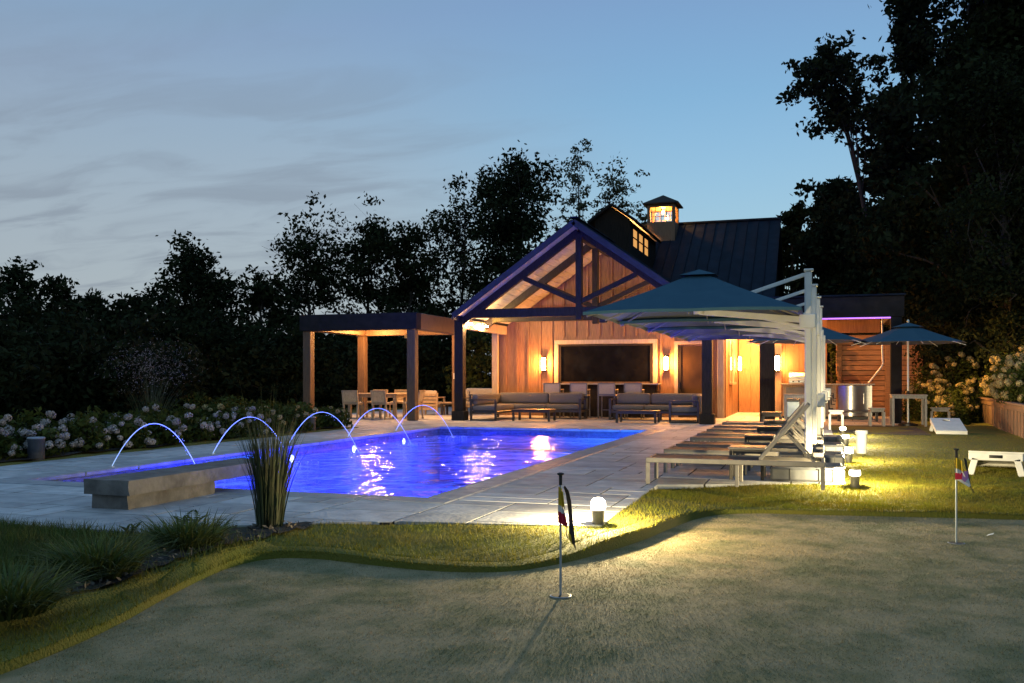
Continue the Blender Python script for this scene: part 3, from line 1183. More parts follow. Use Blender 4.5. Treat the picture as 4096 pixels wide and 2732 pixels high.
# roof: planks below, boards on the edge, seamed sheets above
NP = 17
for s in (-1, 1):
    ln = 4.12
    for i in range(NP):
        a, b = 0.02+i*ln/NP, 0.02+(i+1)*ln/NP-0.008
        p0 = (RX+s*a/math.hypot(1, SL), 0, RZ-a*SL/math.hypot(1, SL)-0.155)
        p1 = (RX+s*b/math.hypot(1, SL), 0, RZ-b*SL/math.hypot(1, SL)-0.155)
        mm = MB().bar((p0[0], (RY0+RY1)/2, p0[2]), (p1[0], (RY0+RY1)/2, p1[2]), RY1-RY0-0.06, 0.024, 0.003)
        part('soffit_plank', mm, M['soffit'], pav)
    np_ = 11
    for i in range(np_):
        ya, yb = RY0+0.02+i*(RY1-RY0-0.04)/np_, RY0+0.02+(i+1)*(RY1-RY0-0.04)/np_
        c = 1/math.hypot(1, SL)
        e0, e1 = (RX+s*0.0, RZ-0.075), (RX+s*ln*c*1.015, RZ-0.075-ln*c*SL*1.015)
        mm = MB().bar((e0[0], (ya+yb)/2, e0[1]), (e1[0], (ya+yb)/2, e1[1]), yb-ya-0.004, 0.10, 0.004)
        mm.bar((e0[0], yb-0.012, e0[1]+0.065), (e1[0], yb-0.012, e1[1]+0.065), 0.022, 0.05, 0.004)
        part('roof_panel', mm, M['metal_roof'], pav)
    c = 1/math.hypot(1, SL)
    f0, f1 = (RX-s*0.02, RZ-0.115), (RX+s*ln*c*1.03, RZ-0.115-ln*c*SL*1.03)
    part('fascia_board', MB().bar((f0[0], RY0-0.02, f0[1]), (f1[0], RY0-0.02, f1[1]), 0.035, 0.16, 0.006), M['fascia_blue'], pav)
    xe = RX+s*ln*c*1.03
    part('eave_board', MB().box(min(xe, xe+s*0.03), max(xe, xe+s*0.03), RY0-0.02, RY1, RZ-0.22-ln*c*SL*1.03, RZ-0.02-ln*c*SL*1.03, 0.005), M['fascia_blue'], pav)
part('ridge_cap', MB().bar((RX, RY0-0.03, RZ+0.012), (RX, RY1, RZ+0.012), 0.20, 0.03, 0.006), M['metal_roof'], pav)
part('ridge_beam', MB().box(RX-0.07, RX+0.07, FY+0.1, WY-0.05, RZ-0.50, RZ-0.20, 0.01), M['dark_timber'], pav)

# back wall of vertical boards and battens
WXL, WXR = -10.05, -2.66
WIN = (-8.0, -4.74, 1.05, 2.40)
DOOR = (-4.14, -3.25, 0.0, 2.24)
part('wall_core', MB().xprism([(WXL, 0), (WXR, 0), (WXR, roof_z(WXR)-0.2), (RX, RZ-0.2), (WXL, roof_z(WXL)-0.2)], WY+0.02, WY+0.16), M['siding'], pav)
nb = 19
bw = (WXR-WXL)/nb


def wall_piece(name, a, b, y0, y1, zlo, zhi=None, mt='siding'):
    top = [(a, roof_z(a)-0.19), (b, roof_z(b)-0.19)] if zhi is None else [(a, zhi), (b, zhi)]
    if zhi is None and a < RX < b:
        top.insert(1, (RX, RZ-0.19))
    P = [(b, zlo), (a, zlo)]+top
    part(name, MB().xprism(P, y0, y1), M[mt], pav)


for i in range(nb):
    a, b = WXL+i*bw+0.004, WXL+(i+1)*bw-0.004
    y0_, y1_ = WY-0.005-0.004*(i % 2), WY+0.02
    c = (a+b)/2
    if WIN[0] < c < WIN[1]:
        wall_piece('wall_board', a, b, y0_, y1_, WIN[3])
        wall_piece('wall_board', a, b, y0_, y1_, 0, WIN[2])
    elif DOOR[0] < c < DOOR[1]:
        wall_piece('wall_board', a, b, y0_, y1_, DOOR[3])
    else:
        wall_piece('wall_board', a, b, y0_, y1_, 0)
for i in range(1, nb):
    c = WXL+i*bw
    lo = 0
    if WIN[0]-0.05 < c < WIN[1]+0.05:
        lo = WIN[3]+0.125
    if DOOR[0]-0.05 < c < DOOR[1]+0.05:
        lo = DOOR[3]+0.105
    wall_piece('batten', c-0.032, c+0.032, WY-0.055, WY-0.0105, lo)
wall_piece('corner_board', WXL-0.03, WXL+0.09, WY-0.045, WY-0.0095, 0)
wall_piece('corner_board', WXR-0.10, WXR+0.02, WY-0.045, WY-0.0095, 0)
# serving window
w = part('window', MB().box(WIN[0]+0.1, WIN[1]-0.1, WY-0.001, WY+0.008, WIN[2]+0.05, WIN[3]-0.1, 0.002), M['glass_dark'], pav)
fr = 0.115
part('window_frame', MB().box(WIN[0]-0.02, WIN[1]+0.02, WY-0.055, WY-0.012, WIN[3]-fr, WIN[3]+0.02), M['trim'], w)
part('window_frame', MB().box(WIN[0]-0.02, WIN[0]+fr, WY-0.055, WY-0.012, WIN[2], WIN[3]-fr-0.003), M['trim'], w)
part('window_frame', MB().box(WIN[1]-fr, WIN[1]+0.02, WY-0.055, WY-0.012, WIN[2], WIN[3]-fr-0.003), M['trim'], w)
part('window_sash', MB().box(WIN[0]+fr, WIN[1]-fr, WY-0.04, WY-0.011, WIN[3]-fr-0.065, WIN[3]-fr-0.003), M['dark_timber'], w)
part('window_sash', MB().box(WIN[0]+fr+0.003, WIN[0]+fr+0.09, WY-0.04, WY-0.011, WIN[2], WIN[3]-fr-0.068), M['dark_timber'], w)
part('window_sash', MB().box(WIN[1]-fr-0.09, WIN[1]-fr-0.003, WY-0.04, WY-0.011, WIN[2], WIN[3]-fr-0.068), M['dark_timber'], w)
# glass door with frame and handle
d = part('door', MB().box(DOOR[0]+0.07, DOOR[1]-0.02, WY-0.02, WY+0.012, 0.01, DOOR[3]-0.06, 0.004), M['door_glass'], pav)
part('door_frame', MB().box(DOOR[0]-0.05, DOOR[0]+0.06, WY-0.06, WY-0.011, 0, DOOR[3]-0.002), M['trim'], d)
part('door_frame', MB().box(DOOR[1]-0.01, DOOR[1]+0.09, WY-0.06, WY-0.011, 0, DOOR[3]-0.002), M['trim'], d)
part('door_frame', MB().box(DOOR[0]-0.06, DOOR[1]+0.10, WY-0.065, WY-0.011, DOOR[3], DOOR[3]+0.10), M['trim'], d)
part('door_stile', MB().box(DOOR[0]+0.063, DOOR[0]+0.16, WY-0.045, WY-0.021, 0.01, DOOR[3]-0.062), M['dark_timber'], d)
part('door_handle', MB().box(DOOR[0]+0.09, DOOR[0]+0.13, WY-0.085, WY-0.046, 0.92, 1.10, 0.008), M['black_metal'], d)
# small speaker under the front tie beam
o = part('speaker', MB().box(-0.12, 0.12, -0.08, 0.08, -0.13, 0.0, 0.02), M['black_metal'], pav)
o.location = (-5.6, FY+0.35, 2.86)
part('speaker_bracket', MB().box(-0.012, 0.012, -0.012, 0.012, 0.0, 0.16, 0.003), M['grey_frame'], o)


GLOW = 44


def sconce(label, loc, rz=0, s=1.0):
    t = thing('wall_sconce', label, 'wall light', loc, rz, 'lit wall sconces', s)
    part('back_plate', MB().box(-0.075, 0.075, -0.025, 0.012, -0.25, 0.25, 0.006), M['black_metal'], t)
    part('shade', MB().cushion(-0.058, 0.058, -0.105, -0.027, -0.20, 0.20), M['sconce_light'], t, True)
    light('sconce_glow', 'POINT', (0, -0.22, 0.0), GLOW*s, (1.0, 0.38, 0.08), t, 0.06)
    part('guard_bar', MB().box(-0.011, 0.011, -0.122, -0.108, -0.15, 0.15, 0.003), M['black_metal'], t)
    part('cap', MB().box(-0.08, 0.08, -0.125, -0.027, 0.203, 0.222, 0.004), M['black_metal'], t)
    part('cap', MB().box(-0.08, 0.08, -0.125, -0.027, -0.222, -0.203, 0.004), M['black_metal'], t)
    return t


sconce('lit wall sconce on the board wall left of the serving window', (-8.36, WY-0.05, 1.66))
sconce('lit wall sconce on the board wall between the serving window and the door', (-4.44, WY-0.05, 1.66))
# bright flood lamps high on the left side plate
for i, (lab, loc, aim, en, col) in enumerate((('glowing flood lamp under the left end of the front tie beam', (-9.47, FY+0.1, 2.80), (-6.3, WY, 4.2), 85, (1.0, 0.74, 0.34)),
                                              ('second glowing flood lamp on the left side plate, nearer the wall', (-9.50, 26.1, 2.80), (-7.4, WY, 3.6), 38, (1.0, 0.60, 0.10)))):
    t = thing('flood_lamp', lab, 'flood light', loc, 0, 'flood lamps under the pavilion eave')
    part('lamp_housing', MB().box(-0.09, 0.09, -0.06, 0.06, -0.02, 0.012, 0.006), M['black_metal'], t)
    part('lamp_lens', MB().cushion(-0.085, 0.085, -0.06, 0.055, -0.075, -0.021), M['hot_lens'], t, True)
    aimv = tuple(aim[q]-loc[q] for q in range(3))
    light('flood_glow', 'POINT', (0.05, 0.05, -0.16), 9, (1.0, 0.45, 0.14), t, 0.05)
    light('flood_beam', 'SPOT', (0.12, 0.05, 0.02), en, col, t, 0.05, (0.12+aimv[0], aimv[1], aimv[2]), 88, 0.6)
t = thing('flood_lamp', 'added flood lamp under the right eave, unseen behind the big umbrella', 'flood light', (-2.95, 25.6, 2.80), 0, 'flood lamps under the pavilion eave')  # unseen lamp, added to light the right part of the board wall
part('lamp_housing', MB().box(-0.09, 0.09, -0.06, 0.06, -0.02, 0.012, 0.006), M['black_metal'], t)
part('lamp_lens', MB().cushion(-0.085, 0.085, -0.06, 0.055, -0.075, -0.021), M['hot_lens'], t, True)
light('flood_beam', 'SPOT', (-0.12, 0.05, 0.0), 60, (1.0, 0.62, 0.30), t, 0.05, (-3.2, 3.0, 1.6), 95, 0.6)

# ------------------------------------------------------------------ flat roofed pergola on the left
pg = thing('pergola', 'flat roofed timber pergola over the dining set left of the pavilion', 'pergola', (0, 0, 0))
PGX0, PGX1, PGY0, PGY1 = -14.28, -10.93, 24.05, 27.45
for (x, y, mt) in ((PGX0, PGY0, 'cedar_post'), (PGX1, PGY0, 'cedar_post'), (PGX0, PGY1, 'cedar_post'), (PGX1, PGY1, 'cedar_post')):
    o = part('post', MB().box(-0.125, 0.125, -0.125, 0.125, 0, 2.585, 0.012), M[mt], pg)
    o.location = (x, y, 0)
part('front_beam', MB().box(PGX0-0.2, PGX1+0.2, PGY0-0.19, PGY0+0.15, 2.59, 3.06, 0.012), M['fascia'], pg)
part('rear_beam', MB().box(PGX0-0.2, PGX1+0.2, PGY1-0.15, PGY1+0.19, 2.59, 3.06, 0.012), M['cedar_post'], pg)
for x in (PGX0, PGX1):
    part('side_beam', MB().box(x-0.19, x+0.19, PGY0+0.153, PGY1-0.153, 2.595, 3.055, 0.012), M['cedar_post'], pg)
for i in range(12):
    y = PGY0+0.28+i*(PGY1-PGY0-0.56)/11
    part('roof_slat', MB().box(PGX0+0.195, PGX1-0.195, y-0.13, y+0.13, 2.86, 2.90, 0.004), M['fascia'], pg)
o = part('heater', MB().box(-0.13, 0.13, -0.06, 0.06, -0.12, 0, 0.01), M['steel'], pg)
o.location = (-12.45, PGY1-0.35, 2.60)
o = part('switch_plate', MB().box(-0.03, 0.03, -0.012, 0.0, -0.09, 0.09, 0.003), M['white_plastic'], pg)
o.location = (PGX1-0.02, PGY1-0.166, 1.27)
t = thing('ceiling_lamp', 'glowing round lamp under the pergola roof by its right beam', 'ceiling light', (-11.25, 25.5, 2.84))
part('lamp_rim', MB().lathe([(0.10, 0.0), (0.10, -0.03), (0.085, -0.035)], sides=20), M['black_metal'], t, True)
part('lamp_lens', MB().lathe([(0.083, -0.02), (0.075, -0.055), (0.03, -0.07)], sides=20), M['hot_lens'], t, True)
light('lamp_glow', 'POINT', (-0.35, 0.0, -0.22), 80, (1.0, 0.42, 0.11), t, 0.08)
t = thing('ceiling_lamp', 'glowing lamp under the far left corner of the pergola roof', 'ceiling light', (-13.5, 26.6, 2.84))
part('lamp_rim', MB().lathe([(0.10, 0.0), (0.10, -0.03), (0.085, -0.035)], sides=20), M['black_metal'], t, True)
part('lamp_lens', MB().lathe([(0.083, -0.02), (0.075, -0.055), (0.03, -0.07)], sides=20), M['hot_lens'], t, True)
light('lamp_glow', 'POINT', (0.0, 0.0, -0.22), 60, (1.0, 0.42, 0.11), t, 0.08)

# ------------------------------------------------------------------ barn behind the pavilion
barn = thing('barn', 'dark barn with seamed metal roof and a front gable behind the pavilion', 'barn', (0, 0, 0))
BX0, BX1, BYF, BYR = -9.0, -1.42, 33.6, 38.6
BZE, BZR = 4.15, 7.55
m = MB().xprism([(0, 0), (1, 0), (1, 1), (0, 1)], 0, 1)
bv = MB()
P = [(BYF+0.25, 0), (2*BYR-BYF-0.25, 0), (2*BYR-BYF-0.25, BZE-0.1), (BYR, BZR-0.15), (BYF+0.25, BZE-0.1)]
n_ = len(P)
vs = [(BX0+0.2, a, b) for a, b in P]+[(BX1-0.2, a, b) for a, b in P]
fs = [tuple(range(n_))[::-1], tuple(range(n_, 2*n_))]+[(i, (i+1) % n_, n_+(i+1) % n_, n_+i) for i in range(n_)]
bv.add(vs, fs)
part('wall', bv, M['barn'], barn)
npn = 18
for i in range(npn):
    a, b = BX0+i*(BX1-BX0)/npn, BX0+(i+1)*(BX1-BX0)/npn
    mm = MB().bar(((a+b)/2, BYF-0.25, BZE-0.17), ((a+b)/2, BYR, BZR), b-a-0.006, 0.07, 0.004)
    mm.bar((b-0.012, BYF-0.25, BZE-0.17+0.055), (b-0.012, BYR, BZR+0.055), 0.024, 0.05, 0.004)
    part('roof_panel', mm, M['metal_roof'], barn)
mm = MB().bar(((BX0+BX1)/2, 2*BYR-BYF+0.25, BZE-0.17), ((BX0+BX1)/2, BYR, BZR), BX1-BX0, 0.07, 0.004)
part('rear_roof', mm, M['metal_roof'], barn)
part('ridge_cap', MB().box(BX0, BX1, BYR-0.12, BYR+0.12, BZR+0.02, BZR+0.10, 0.01), M['metal_roof'], barn)
part('corner_board', MB().box(BX1-0.32, BX1-0.12, BYF+0.10, BYF+0.245, 0, BZE-0.3, 0.006), M['cedar_post'], barn)
# front gable with lit windows in its side wall
GXC, GHW, GY0, GY1 = -6.64, 0.60, 30.7, 36.2
GZ, GS = 7.12, 0.72
GH = GHW+0.22
m = MB().xprism([(GXC-GHW, 3.5), (GXC+GHW, 3.5), (GXC+GHW, GZ-GHW*GS-0.1), (GXC, GZ-0.1), (GXC-GHW, GZ-GHW*GS-0.1)], GY0+0.2, GY0+0.32)
part('gable_wall', m, M['barn'], barn)
for s in (-1, 1):
    part('gable_roof', MB().bar((GXC, (GY0+GY1)/2, GZ-0.03), (GXC+s*GH, (GY0+GY1)/2, GZ-0.03-GH*GS), GY1-GY0, 0.09, 0.01), M['shingle'], barn)
xr = GXC+GHW
zt = GZ-GHW*GS-0.14
# side wall pieces round three windows
wy = [(31.5, 32.35), (32.6, 33.45), (33.7, 34.55)]
wz0, wz1 = 5.76, 6.36
part('side_wall', MB().box(xr-0.04, xr, GY0+0.33, GY1, 3.5, wz0, 0.004), M['barn'], barn)
part('side_wall', MB().box(xr-0.04, xr, GY0+0.33, GY1, wz1, zt, 0.004), M['barn'], barn)
ed = [GY0+0.33]+[v for a in wy for v in a]+[GY1]
for i in range(0, len(ed), 2):
    part('side_wall', MB().box(xr-0.04, xr, ed[i], ed[i+1], wz0+0.001, wz1-0.001, 0.004), M['barn'], barn)
part('side_wall', MB().box(GXC-GHW, GXC-GHW+0.12, GY0+0.33, GY1, 3.5, zt, 0.004), M['barn'], barn)
part('loft_floor', MB().box(GXC-GHW+0.121, xr-0.121, GY0+0.33, GY1, 5.5, 5.56, 0.004), M['lit_wall'], barn)
part('loft_lining', MB().box(GXC-GHW+0.125, GXC-GHW+0.16, GY0+0.33, GY1, 5.57, zt-0.02, 0.004), M['lit_wall'], barn)
for a, b in wy:
    w = part('window', MB().box(xr-0.022, xr-0.017, a, b, wz0, wz1, 0.001), M['lit_pane'], barn)
    part('mullion', MB().box(xr-0.03, xr+0.004, a, b, (wz0+wz1)/2-0.02, (wz0+wz1)/2+0.02, 0.003), M['barn'], w)
    part('frame', MB().box(xr-0.03, xr+0.008, a-0.035, a+0.02, wz0-0.03, wz1+0.03, 0.003), M['barn'], w)
    part('frame', MB().box(xr-0.03, xr+0.008, b-0.02, b+0.035, wz0-0.03, wz1+0.03, 0.003), M['barn'], w)
part('loft_end', MB().box(GXC-GHW+0.161, xr-0.045, 35.2, 35.25, 5.57, zt-0.02, 0.004), M['lit_wall'], barn)
for ly in (31.6, 32.9, 34.4):
    light('loft_light', 'POINT', (GXC+0.15, ly, 6.2), 330, (1.0, 0.50, 0.14), barn, 0.08)
# lantern cupola on the ridge
cu = thing('cupola', 'small square lantern cupola with glowing windows on the barn ridge', 'cupola', (-6.02, 37.9, 0), 0)
CH = 0.56
CB, CT = 6.75, 8.22
wl0, wl1, ww = 7.56, 8.10, 0.44
part('cupola_base', MB().box(-CH, CH, -CH, CH, CB-0.4, wl0-0.04, 0.012), M['cedar_post'], cu)
for sx in (-1, 1):
    for sy in (-1, 1):
        part('corner_post', MB().box(*sorted((sx*ww, sx*CH)), *sorted((sy*ww, sy*CH)), wl0-0.038, CT, 0.008), M['cedar_post'], cu)
part('head_board', MB().box(-CH+0.002, CH-0.002, -CH+0.002, CH-0.002, wl1+0.02, CT+0.01, 0.006), M['cedar_post'], cu)
part('lantern_floor', MB().box(-ww+0.01, ww-0.01, -ww+0.01, ww-0.01, wl0-0.039, wl0-0.02, 0.003), M['lit_wall'], cu)
for rz in range(4):
    w = part('window', MB().box(-ww, ww, -CH+0.055, -CH+0.06, wl0-0.03, wl1+0.015, 0.001), M['pane'], cu)
    w.rotation_euler = (0, 0, rz*pi/2)
    for i in range(1, 4):
        x = -ww+i*2*ww/4
        part('muntin', MB().box(x-0.012, x+0.012, -CH+0.03, -CH+0.052, wl0-0.03, wl1+0.015, 0.002), M['cedar_post'], w)
    for i in range(1, 3):
        z = wl0+i*(wl1-wl0)/3
        part('muntin', MB().box(-ww, ww, -CH+0.032, -CH+0.05, z-0.011, z+0.011, 0.002), M['cedar_post'], w)
m = MB()
e = CH+0.16
m.add([(-e, -e, CT+0.012), (e, -e, CT+0.012), (e, e, CT+0.012), (-e, e, CT+0.012), (-e, -e, CT+0.06), (e, -e, CT+0.06), (e, e, CT+0.06), (-e, e, CT+0.06), (0, 0, 8.70)],
      [(3, 2, 1, 0), (0, 1, 5, 4), (1, 2, 6, 5), (2, 3, 7, 6), (3, 0, 4, 7), (4, 5, 8), (5, 6, 8), (6, 7, 8), (7, 4, 8)])
part('cupola_roof', m, M['dark_timber'], cu)
bl = part('bulb', MB().lathe([(0.02, 0.06), (0.05, 0.02), (0.05, -0.03), (0.015, -0.06)], 0, 0, 8.0, 12), M['sconce_light'], cu, True)
light('lantern_light', 'POINT', (0, 0, 7.90), 100, (1.0, 0.36, 0.05), cu, 0.06)

# ------------------------------------------------------------------ right hand porch, passage and grill kitchen
po = thing('grill_porch', 'flat roofed porch with dark beam and violet light strip over the grill', 'porch', (0, 0, 0))
o = part('post', MB().box(-0.20, 0.20, -0.20, 0.20, 0, 2.84, 0.012), M['dark_timber'], po)
o.location = (-1.34, 26.75, 0)
o = part('post', MB().box(-0.14, 0.14, -0.14, 0.14, 0, 2.84, 0.012), M['fascia'], po)
o.location = (1.98, 26.75, 0)
part('front_beam', MB().box(-1.55, 2.18, 26.60, 26.90, 2.845, 3.40, 0.012), M['fascia'], po)
part('side_beam', MB().box(1.88, 2.10, 26.903, 31.2, 2.86, 3.38, 0.012), M['dark_timber'], po)
part('side_beam', MB().box(-1.50, -1.28, 26.903, 33.3, 2.86, 3.38, 0.012), M['dark_timber'], po)
for i in range(8):
    a = 26.91+i*0.55
    part('roof_board', MB().box(-1.27, 1.87, a, a+0.54, 3.20, 3.25, 0.005), M['porch_wall'], po)
part('roof_sheet', MB().box(-1.6, 2.22, 26.56, 31.4, 3.41, 3.46, 0.008), M['metal_roof'], po)
part('light_strip', MB().box(0.02, 1.84, 26.572, 26.597, 2.80, 2.838, 0.004), M['led'], po)
# passage between pavilion and porch
pw = thing('passage_wall', 'warm lit cedar passage wall with window between pavilion and porch post', 'wall', (0, 0, 0))
ya = 28.79
for i in range(12):
    a = ya+i*0.40
    part('wall_board', MB().box(-2.84, -2.68-0.004*(i % 2), a, a+0.396, 0, 3.0, 0.004), M['siding'], pw)
for i in range(6):
    a = -2.66+i*0.42
    part('wall_board', MB().box(a, a+0.416, 33.55, 33.68-0.004*(i % 2), 0, 3.0, 0.004), M['siding'], pw)
part('passage_ceiling', MB().box(-2.67, -1.52, 27.2, 33.55, 3.01, 3.06, 0.004), M['soffit'], pw)
w = part('window', MB().box(-2.675, -2.668, 30.0, 31.2, 1.1, 2.3, 0.002), M['glass_dark'], pw)
part('window_sill', MB().box(-2.67, -2.55, 29.9, 31.3, 1.0, 1.08, 0.006), M['trim'], w)
part('window_frame', MB().box(-2.672, -2.63, 29.9, 30.0, 1.083, 2.4, 0.004), M['trim'], w)
part('window_frame', MB().box(-2.672, -2.63, 31.2, 31.3, 1.083, 2.4, 0.004), M['trim'], w)
# side wall that faces the pool, right of the pavilion's back wall
for i in range(1):
    pass
sconce('lit wall sconce on the passage wall beyond the window', (-2.62, 32.6, 1.70), pi/2, 1.15)
t = thing('ceiling_lamp', 'glowing downlight in the passage ceiling right of the pavilion', 'ceiling light', (-2.2, 29.8, 3.005))
part('lamp_lens', MB().lathe([(0.09, 0.0), (0.085, -0.03), (0.03, -0.035)], sides=18), M['disc_light'], t, True)
light('lamp_glow', 'POINT', (0, 0, -0.25), 200, (1.0, 0.40, 0.10), t, 0.07)
t = thing('ceiling_lamp', 'glowing downlight deep in the passage ceiling', 'ceiling light', (-2.0, 32.4, 3.005))
part('lamp_lens', MB().lathe([(0.09, 0.0), (0.085, -0.03), (0.03, -0.035)], sides=18), M['disc_light'], t, True)
light('lamp_glow', 'POINT', (0, 0, -0.25), 180, (1.0, 0.42, 0.12), t, 0.07)
# porch back wall
bw_ = thing('porch_wall', 'orange brown cedar wall with a sconce behind the grill porch post', 'wall', (0, 0, 0))
for i in range(4):
    a = -1.34+i*0.40
    part('wall_board', MB().box(a, a+0.396, 29.5-0.004*(i % 2), 29.62, 0, 3.19, 0.004), M['porch_wall'], bw_)
part('corner_board', MB().box(-1.30, -1.06, 29.455, 29.494, 0, 3.19, 0.004), M['trim'], bw_)
sconce('big lit wall sconce on the porch wall right of the dark post', (-1.18, 29.43, 1.66), 0, 1.1)
o = part('outlet', MB().box(-0.035, 0.035, -0.02, 0, -0.05, 0.05, 0.004), M['white_plastic'], bw_)
o.location = (-0.75, 29.49, 1.25)
t = thing('ceiling_lamp', 'small glowing bulb under the porch beam above the big sconce', 'ceiling light', (-0.92, 28.4, 2.56))
part('lamp_stem', MB().tube([(0, 0, 0.64), (0, 0, 0.06)], 0.012, 8), M['black_metal'], t)
part('bulb', MB().lathe([(0.02, 0.055), (0.05, 0.02), (0.05, -0.03), (0.015, -0.055)], sides=14), M['disc_light'], t, True)
light('lamp_glow', 'POINT', (0.25, -0.2, -0.2), 50, (1.0, 0.38, 0.09), t, 0.06)
# slatted cedar screen behind the grill
sc = thing('slat_screen', 'tall horizontal slat cedar screen glowing orange behind the grill', 'screen', (0, 0, 0))
for x in (0.64, 2.10, 3.02):
    part('screen_post', MB().box(x-0.09, x+0.09, 31.40, 31.52, 0, 2.62, 0.008), M['screen'], sc)
for i in range(15):
    z = 0.16+i*0.162
    for a, b in ((0.735, 2.005), (2.195, 2.925)):
        part('slat', MB().box(a, b, 31.43, 31.46, z, z+0.145, 0.005), M['screen'], sc)
part('backing', MB().box(0.60, 3.06, 31.53, 31.56, 0, 2.62, 0.004), M['barn'], sc)
# orange upper wall above the screen
part('upper_board', MB().box(0.10, 1.86, 31.30, 31.34, 2.64, 3.19, 0.004), M['porch_wall'], po)
# grill kitchen
kc = thing('grill_counter', 'outdoor kitchen counter with stainless end panel under the porch', 'counter', (0, 0, 0))
part('counter_top', MB().box(-1.05, 1.56, 28.55, 29.35, 1.00, 1.045, 0.008), M['counter'], kc)
part('cabinet', MB().box(-1.0, 0.50, 28.66, 29.3, 0.08, 0.997, 0.01), M['teak'], kc)
part('cabinet_door', MB().box(0.0, 0.34, 28.635, 28.657, 0.15, 0.93, 0.006), M['lounger'], kc)
part('cabinet_door', MB().box(-0.9, -0.05, 28.635, 28.657, 0.15, 0.93, 0.006), M['lounger'], kc)
# curved stainless front
m = MB()
pth = []
for i in range(9):
    tt = i/8
    pth.append((0.56+0.92*tt, 28.62-0.10*math.sin(pi*min(1, tt*1.3))*(1 if tt < 0.77 else 1)))
P = pth+[(1.48, 29.3), (0.56, 29.3)]
m.prism(P, 0.10, 0.985)
part('steel_panel', m, M['steel'], kc, True, angle=30)
part('kick_board', MB().box(-1.0, 1.5, 28.72, 29.28, 0.0, 0.078, 0.004), M['black_metal'], kc)
part('door_handle', MB().box(1.24, 1.26, 28.50, 28.53, 0.45, 0.75, 0.004), M['steel'], kc)
g = thing('gas_grill', 'stainless grill hood standing on the porch counter', 'grill', (-0.45, 28.95, 1.046))
part('grill_body', MB().box(-0.38, 0.38, -0.28, 0.28, 0, 0.12, 0.012), M['steel'], g)
hp = [(-0.27, 0.122), (-0.27, 0.20), (-0.20, 0.31), (0.0, 0.36), (0.2, 0.33), (0.27, 0.122)]
m = MB()
vs = [(-0.37, a, b) for a, b in hp]+[(0.37, a, b) for a, b in hp]
n_ = len(hp)
m.add(vs, [tuple(range(n_)), tuple(range(n_, 2*n_))[::-1]]+[((i+1) % n_, i, n_+i, n_+(i+1) % n_) for i in range(n_)])
part('hood', m, M['steel'], g)
part('hood_handle', MB().tube([(-0.3, -0.285, 0.20), (-0.3, -0.33, 0.21), (0.3, -0.33, 0.21), (0.3, -0.285, 0.20)], 0.012, 8), M['steel'], g, True)
for i in range(4):
    q = part('knob', MB().lathe([(0.025, 0), (0.022, 0.03), (0.01, 0.032)], sides=12), M['black_metal'], g, True)
    q.location = (-0.25+i*0.165, -0.281, 0.06)
    q.rotation_euler = (pi/2, 0, 0)
v = thing('vent_pipe', 'thin white pipe hanging from the porch beam with a kink to the counter', 'pipe', (1.72, 28.1, 0))
part('pipe', MB().tube([(0.0, 0, 3.2), (0, 0, 2.0), (0.02, 0, 1.62), (-0.02, 0, 1.52), (-0.34, 0.3, 1.07)], 0.022, 10), M['mast'], v, True)
part('pipe_flange', MB().box(-0.10, 0.10, -0.05, 0.05, 3.165, 3.198, 0.004), M['mast'], v)

t = thing('flood_lamp', 'small flood lamp on the right porch post, behind the square table umbrella', 'flood light', (2.16, 26.9, 2.62), 0, 'flood lamps on the porch')
part('lamp_housing', MB().box(-0.04, 0.05, -0.06, 0.06, -0.05, 0.05, 0.01), M['black_metal'], t)
part('lamp_lens', MB().cushion(0.052, 0.075, -0.05, 0.05, -0.04, 0.04), M['disc_light'], t, True)
light('flood_beam', 'SPOT', (0.10, 0, -0.02), 170, (1.0, 0.50, 0.08), t, 0.04, (1.7, 0.1, -1.1), 120, 0.8)

# boarded retaining wall on the right
fe = thing('board_retaining_wall', 'low retaining wall of upright boards with a flat cap rail on the right lawn', 'retaining wall', (0, 0, 0))
y = 12.6
frnd = random.Random(5)
while y < 29.3:
    wv = 0.33
    x = float(fence_x(y))
    m = MB().box(-0.025, 0.025, -wv/2, wv/2, -0.12, 0.63, 0.006)
    o = part('fence_board', m, M['fence'], fe)
    o.location = (x-0.03+frnd.uniform(-.006, .006), y, 0)
    o.rotation_euler = (0, 0, -0.05)
    y += 0.47
pa, pb = (float(fence_x(12.4)), 12.4), (float(fence_x(29.4)), 29.4)
part('back_board', MB().bar((pa[0]+0.035, pa[1], 0.28), (pb[0]+0.035, pb[1], 0.28), 0.05, 0.80, 0.004), M['barn'], fe)
part('cap_rail', MB().bar((pa[0]-0.015, pa[1], 0.655), (pb[0]-0.015, pb[1], 0.655), 0.20, 0.045, 0.008), M['fence'], fe)
part('face_rail', MB().bar((pa[0]-0.066, pa[1], 0.57), (pb[0]-0.066, pb[1], 0.57), 0.025, 0.12, 0.006), M['fence'], fe)

# ------------------------------------------------------------------ sofas and tables under the pavilion


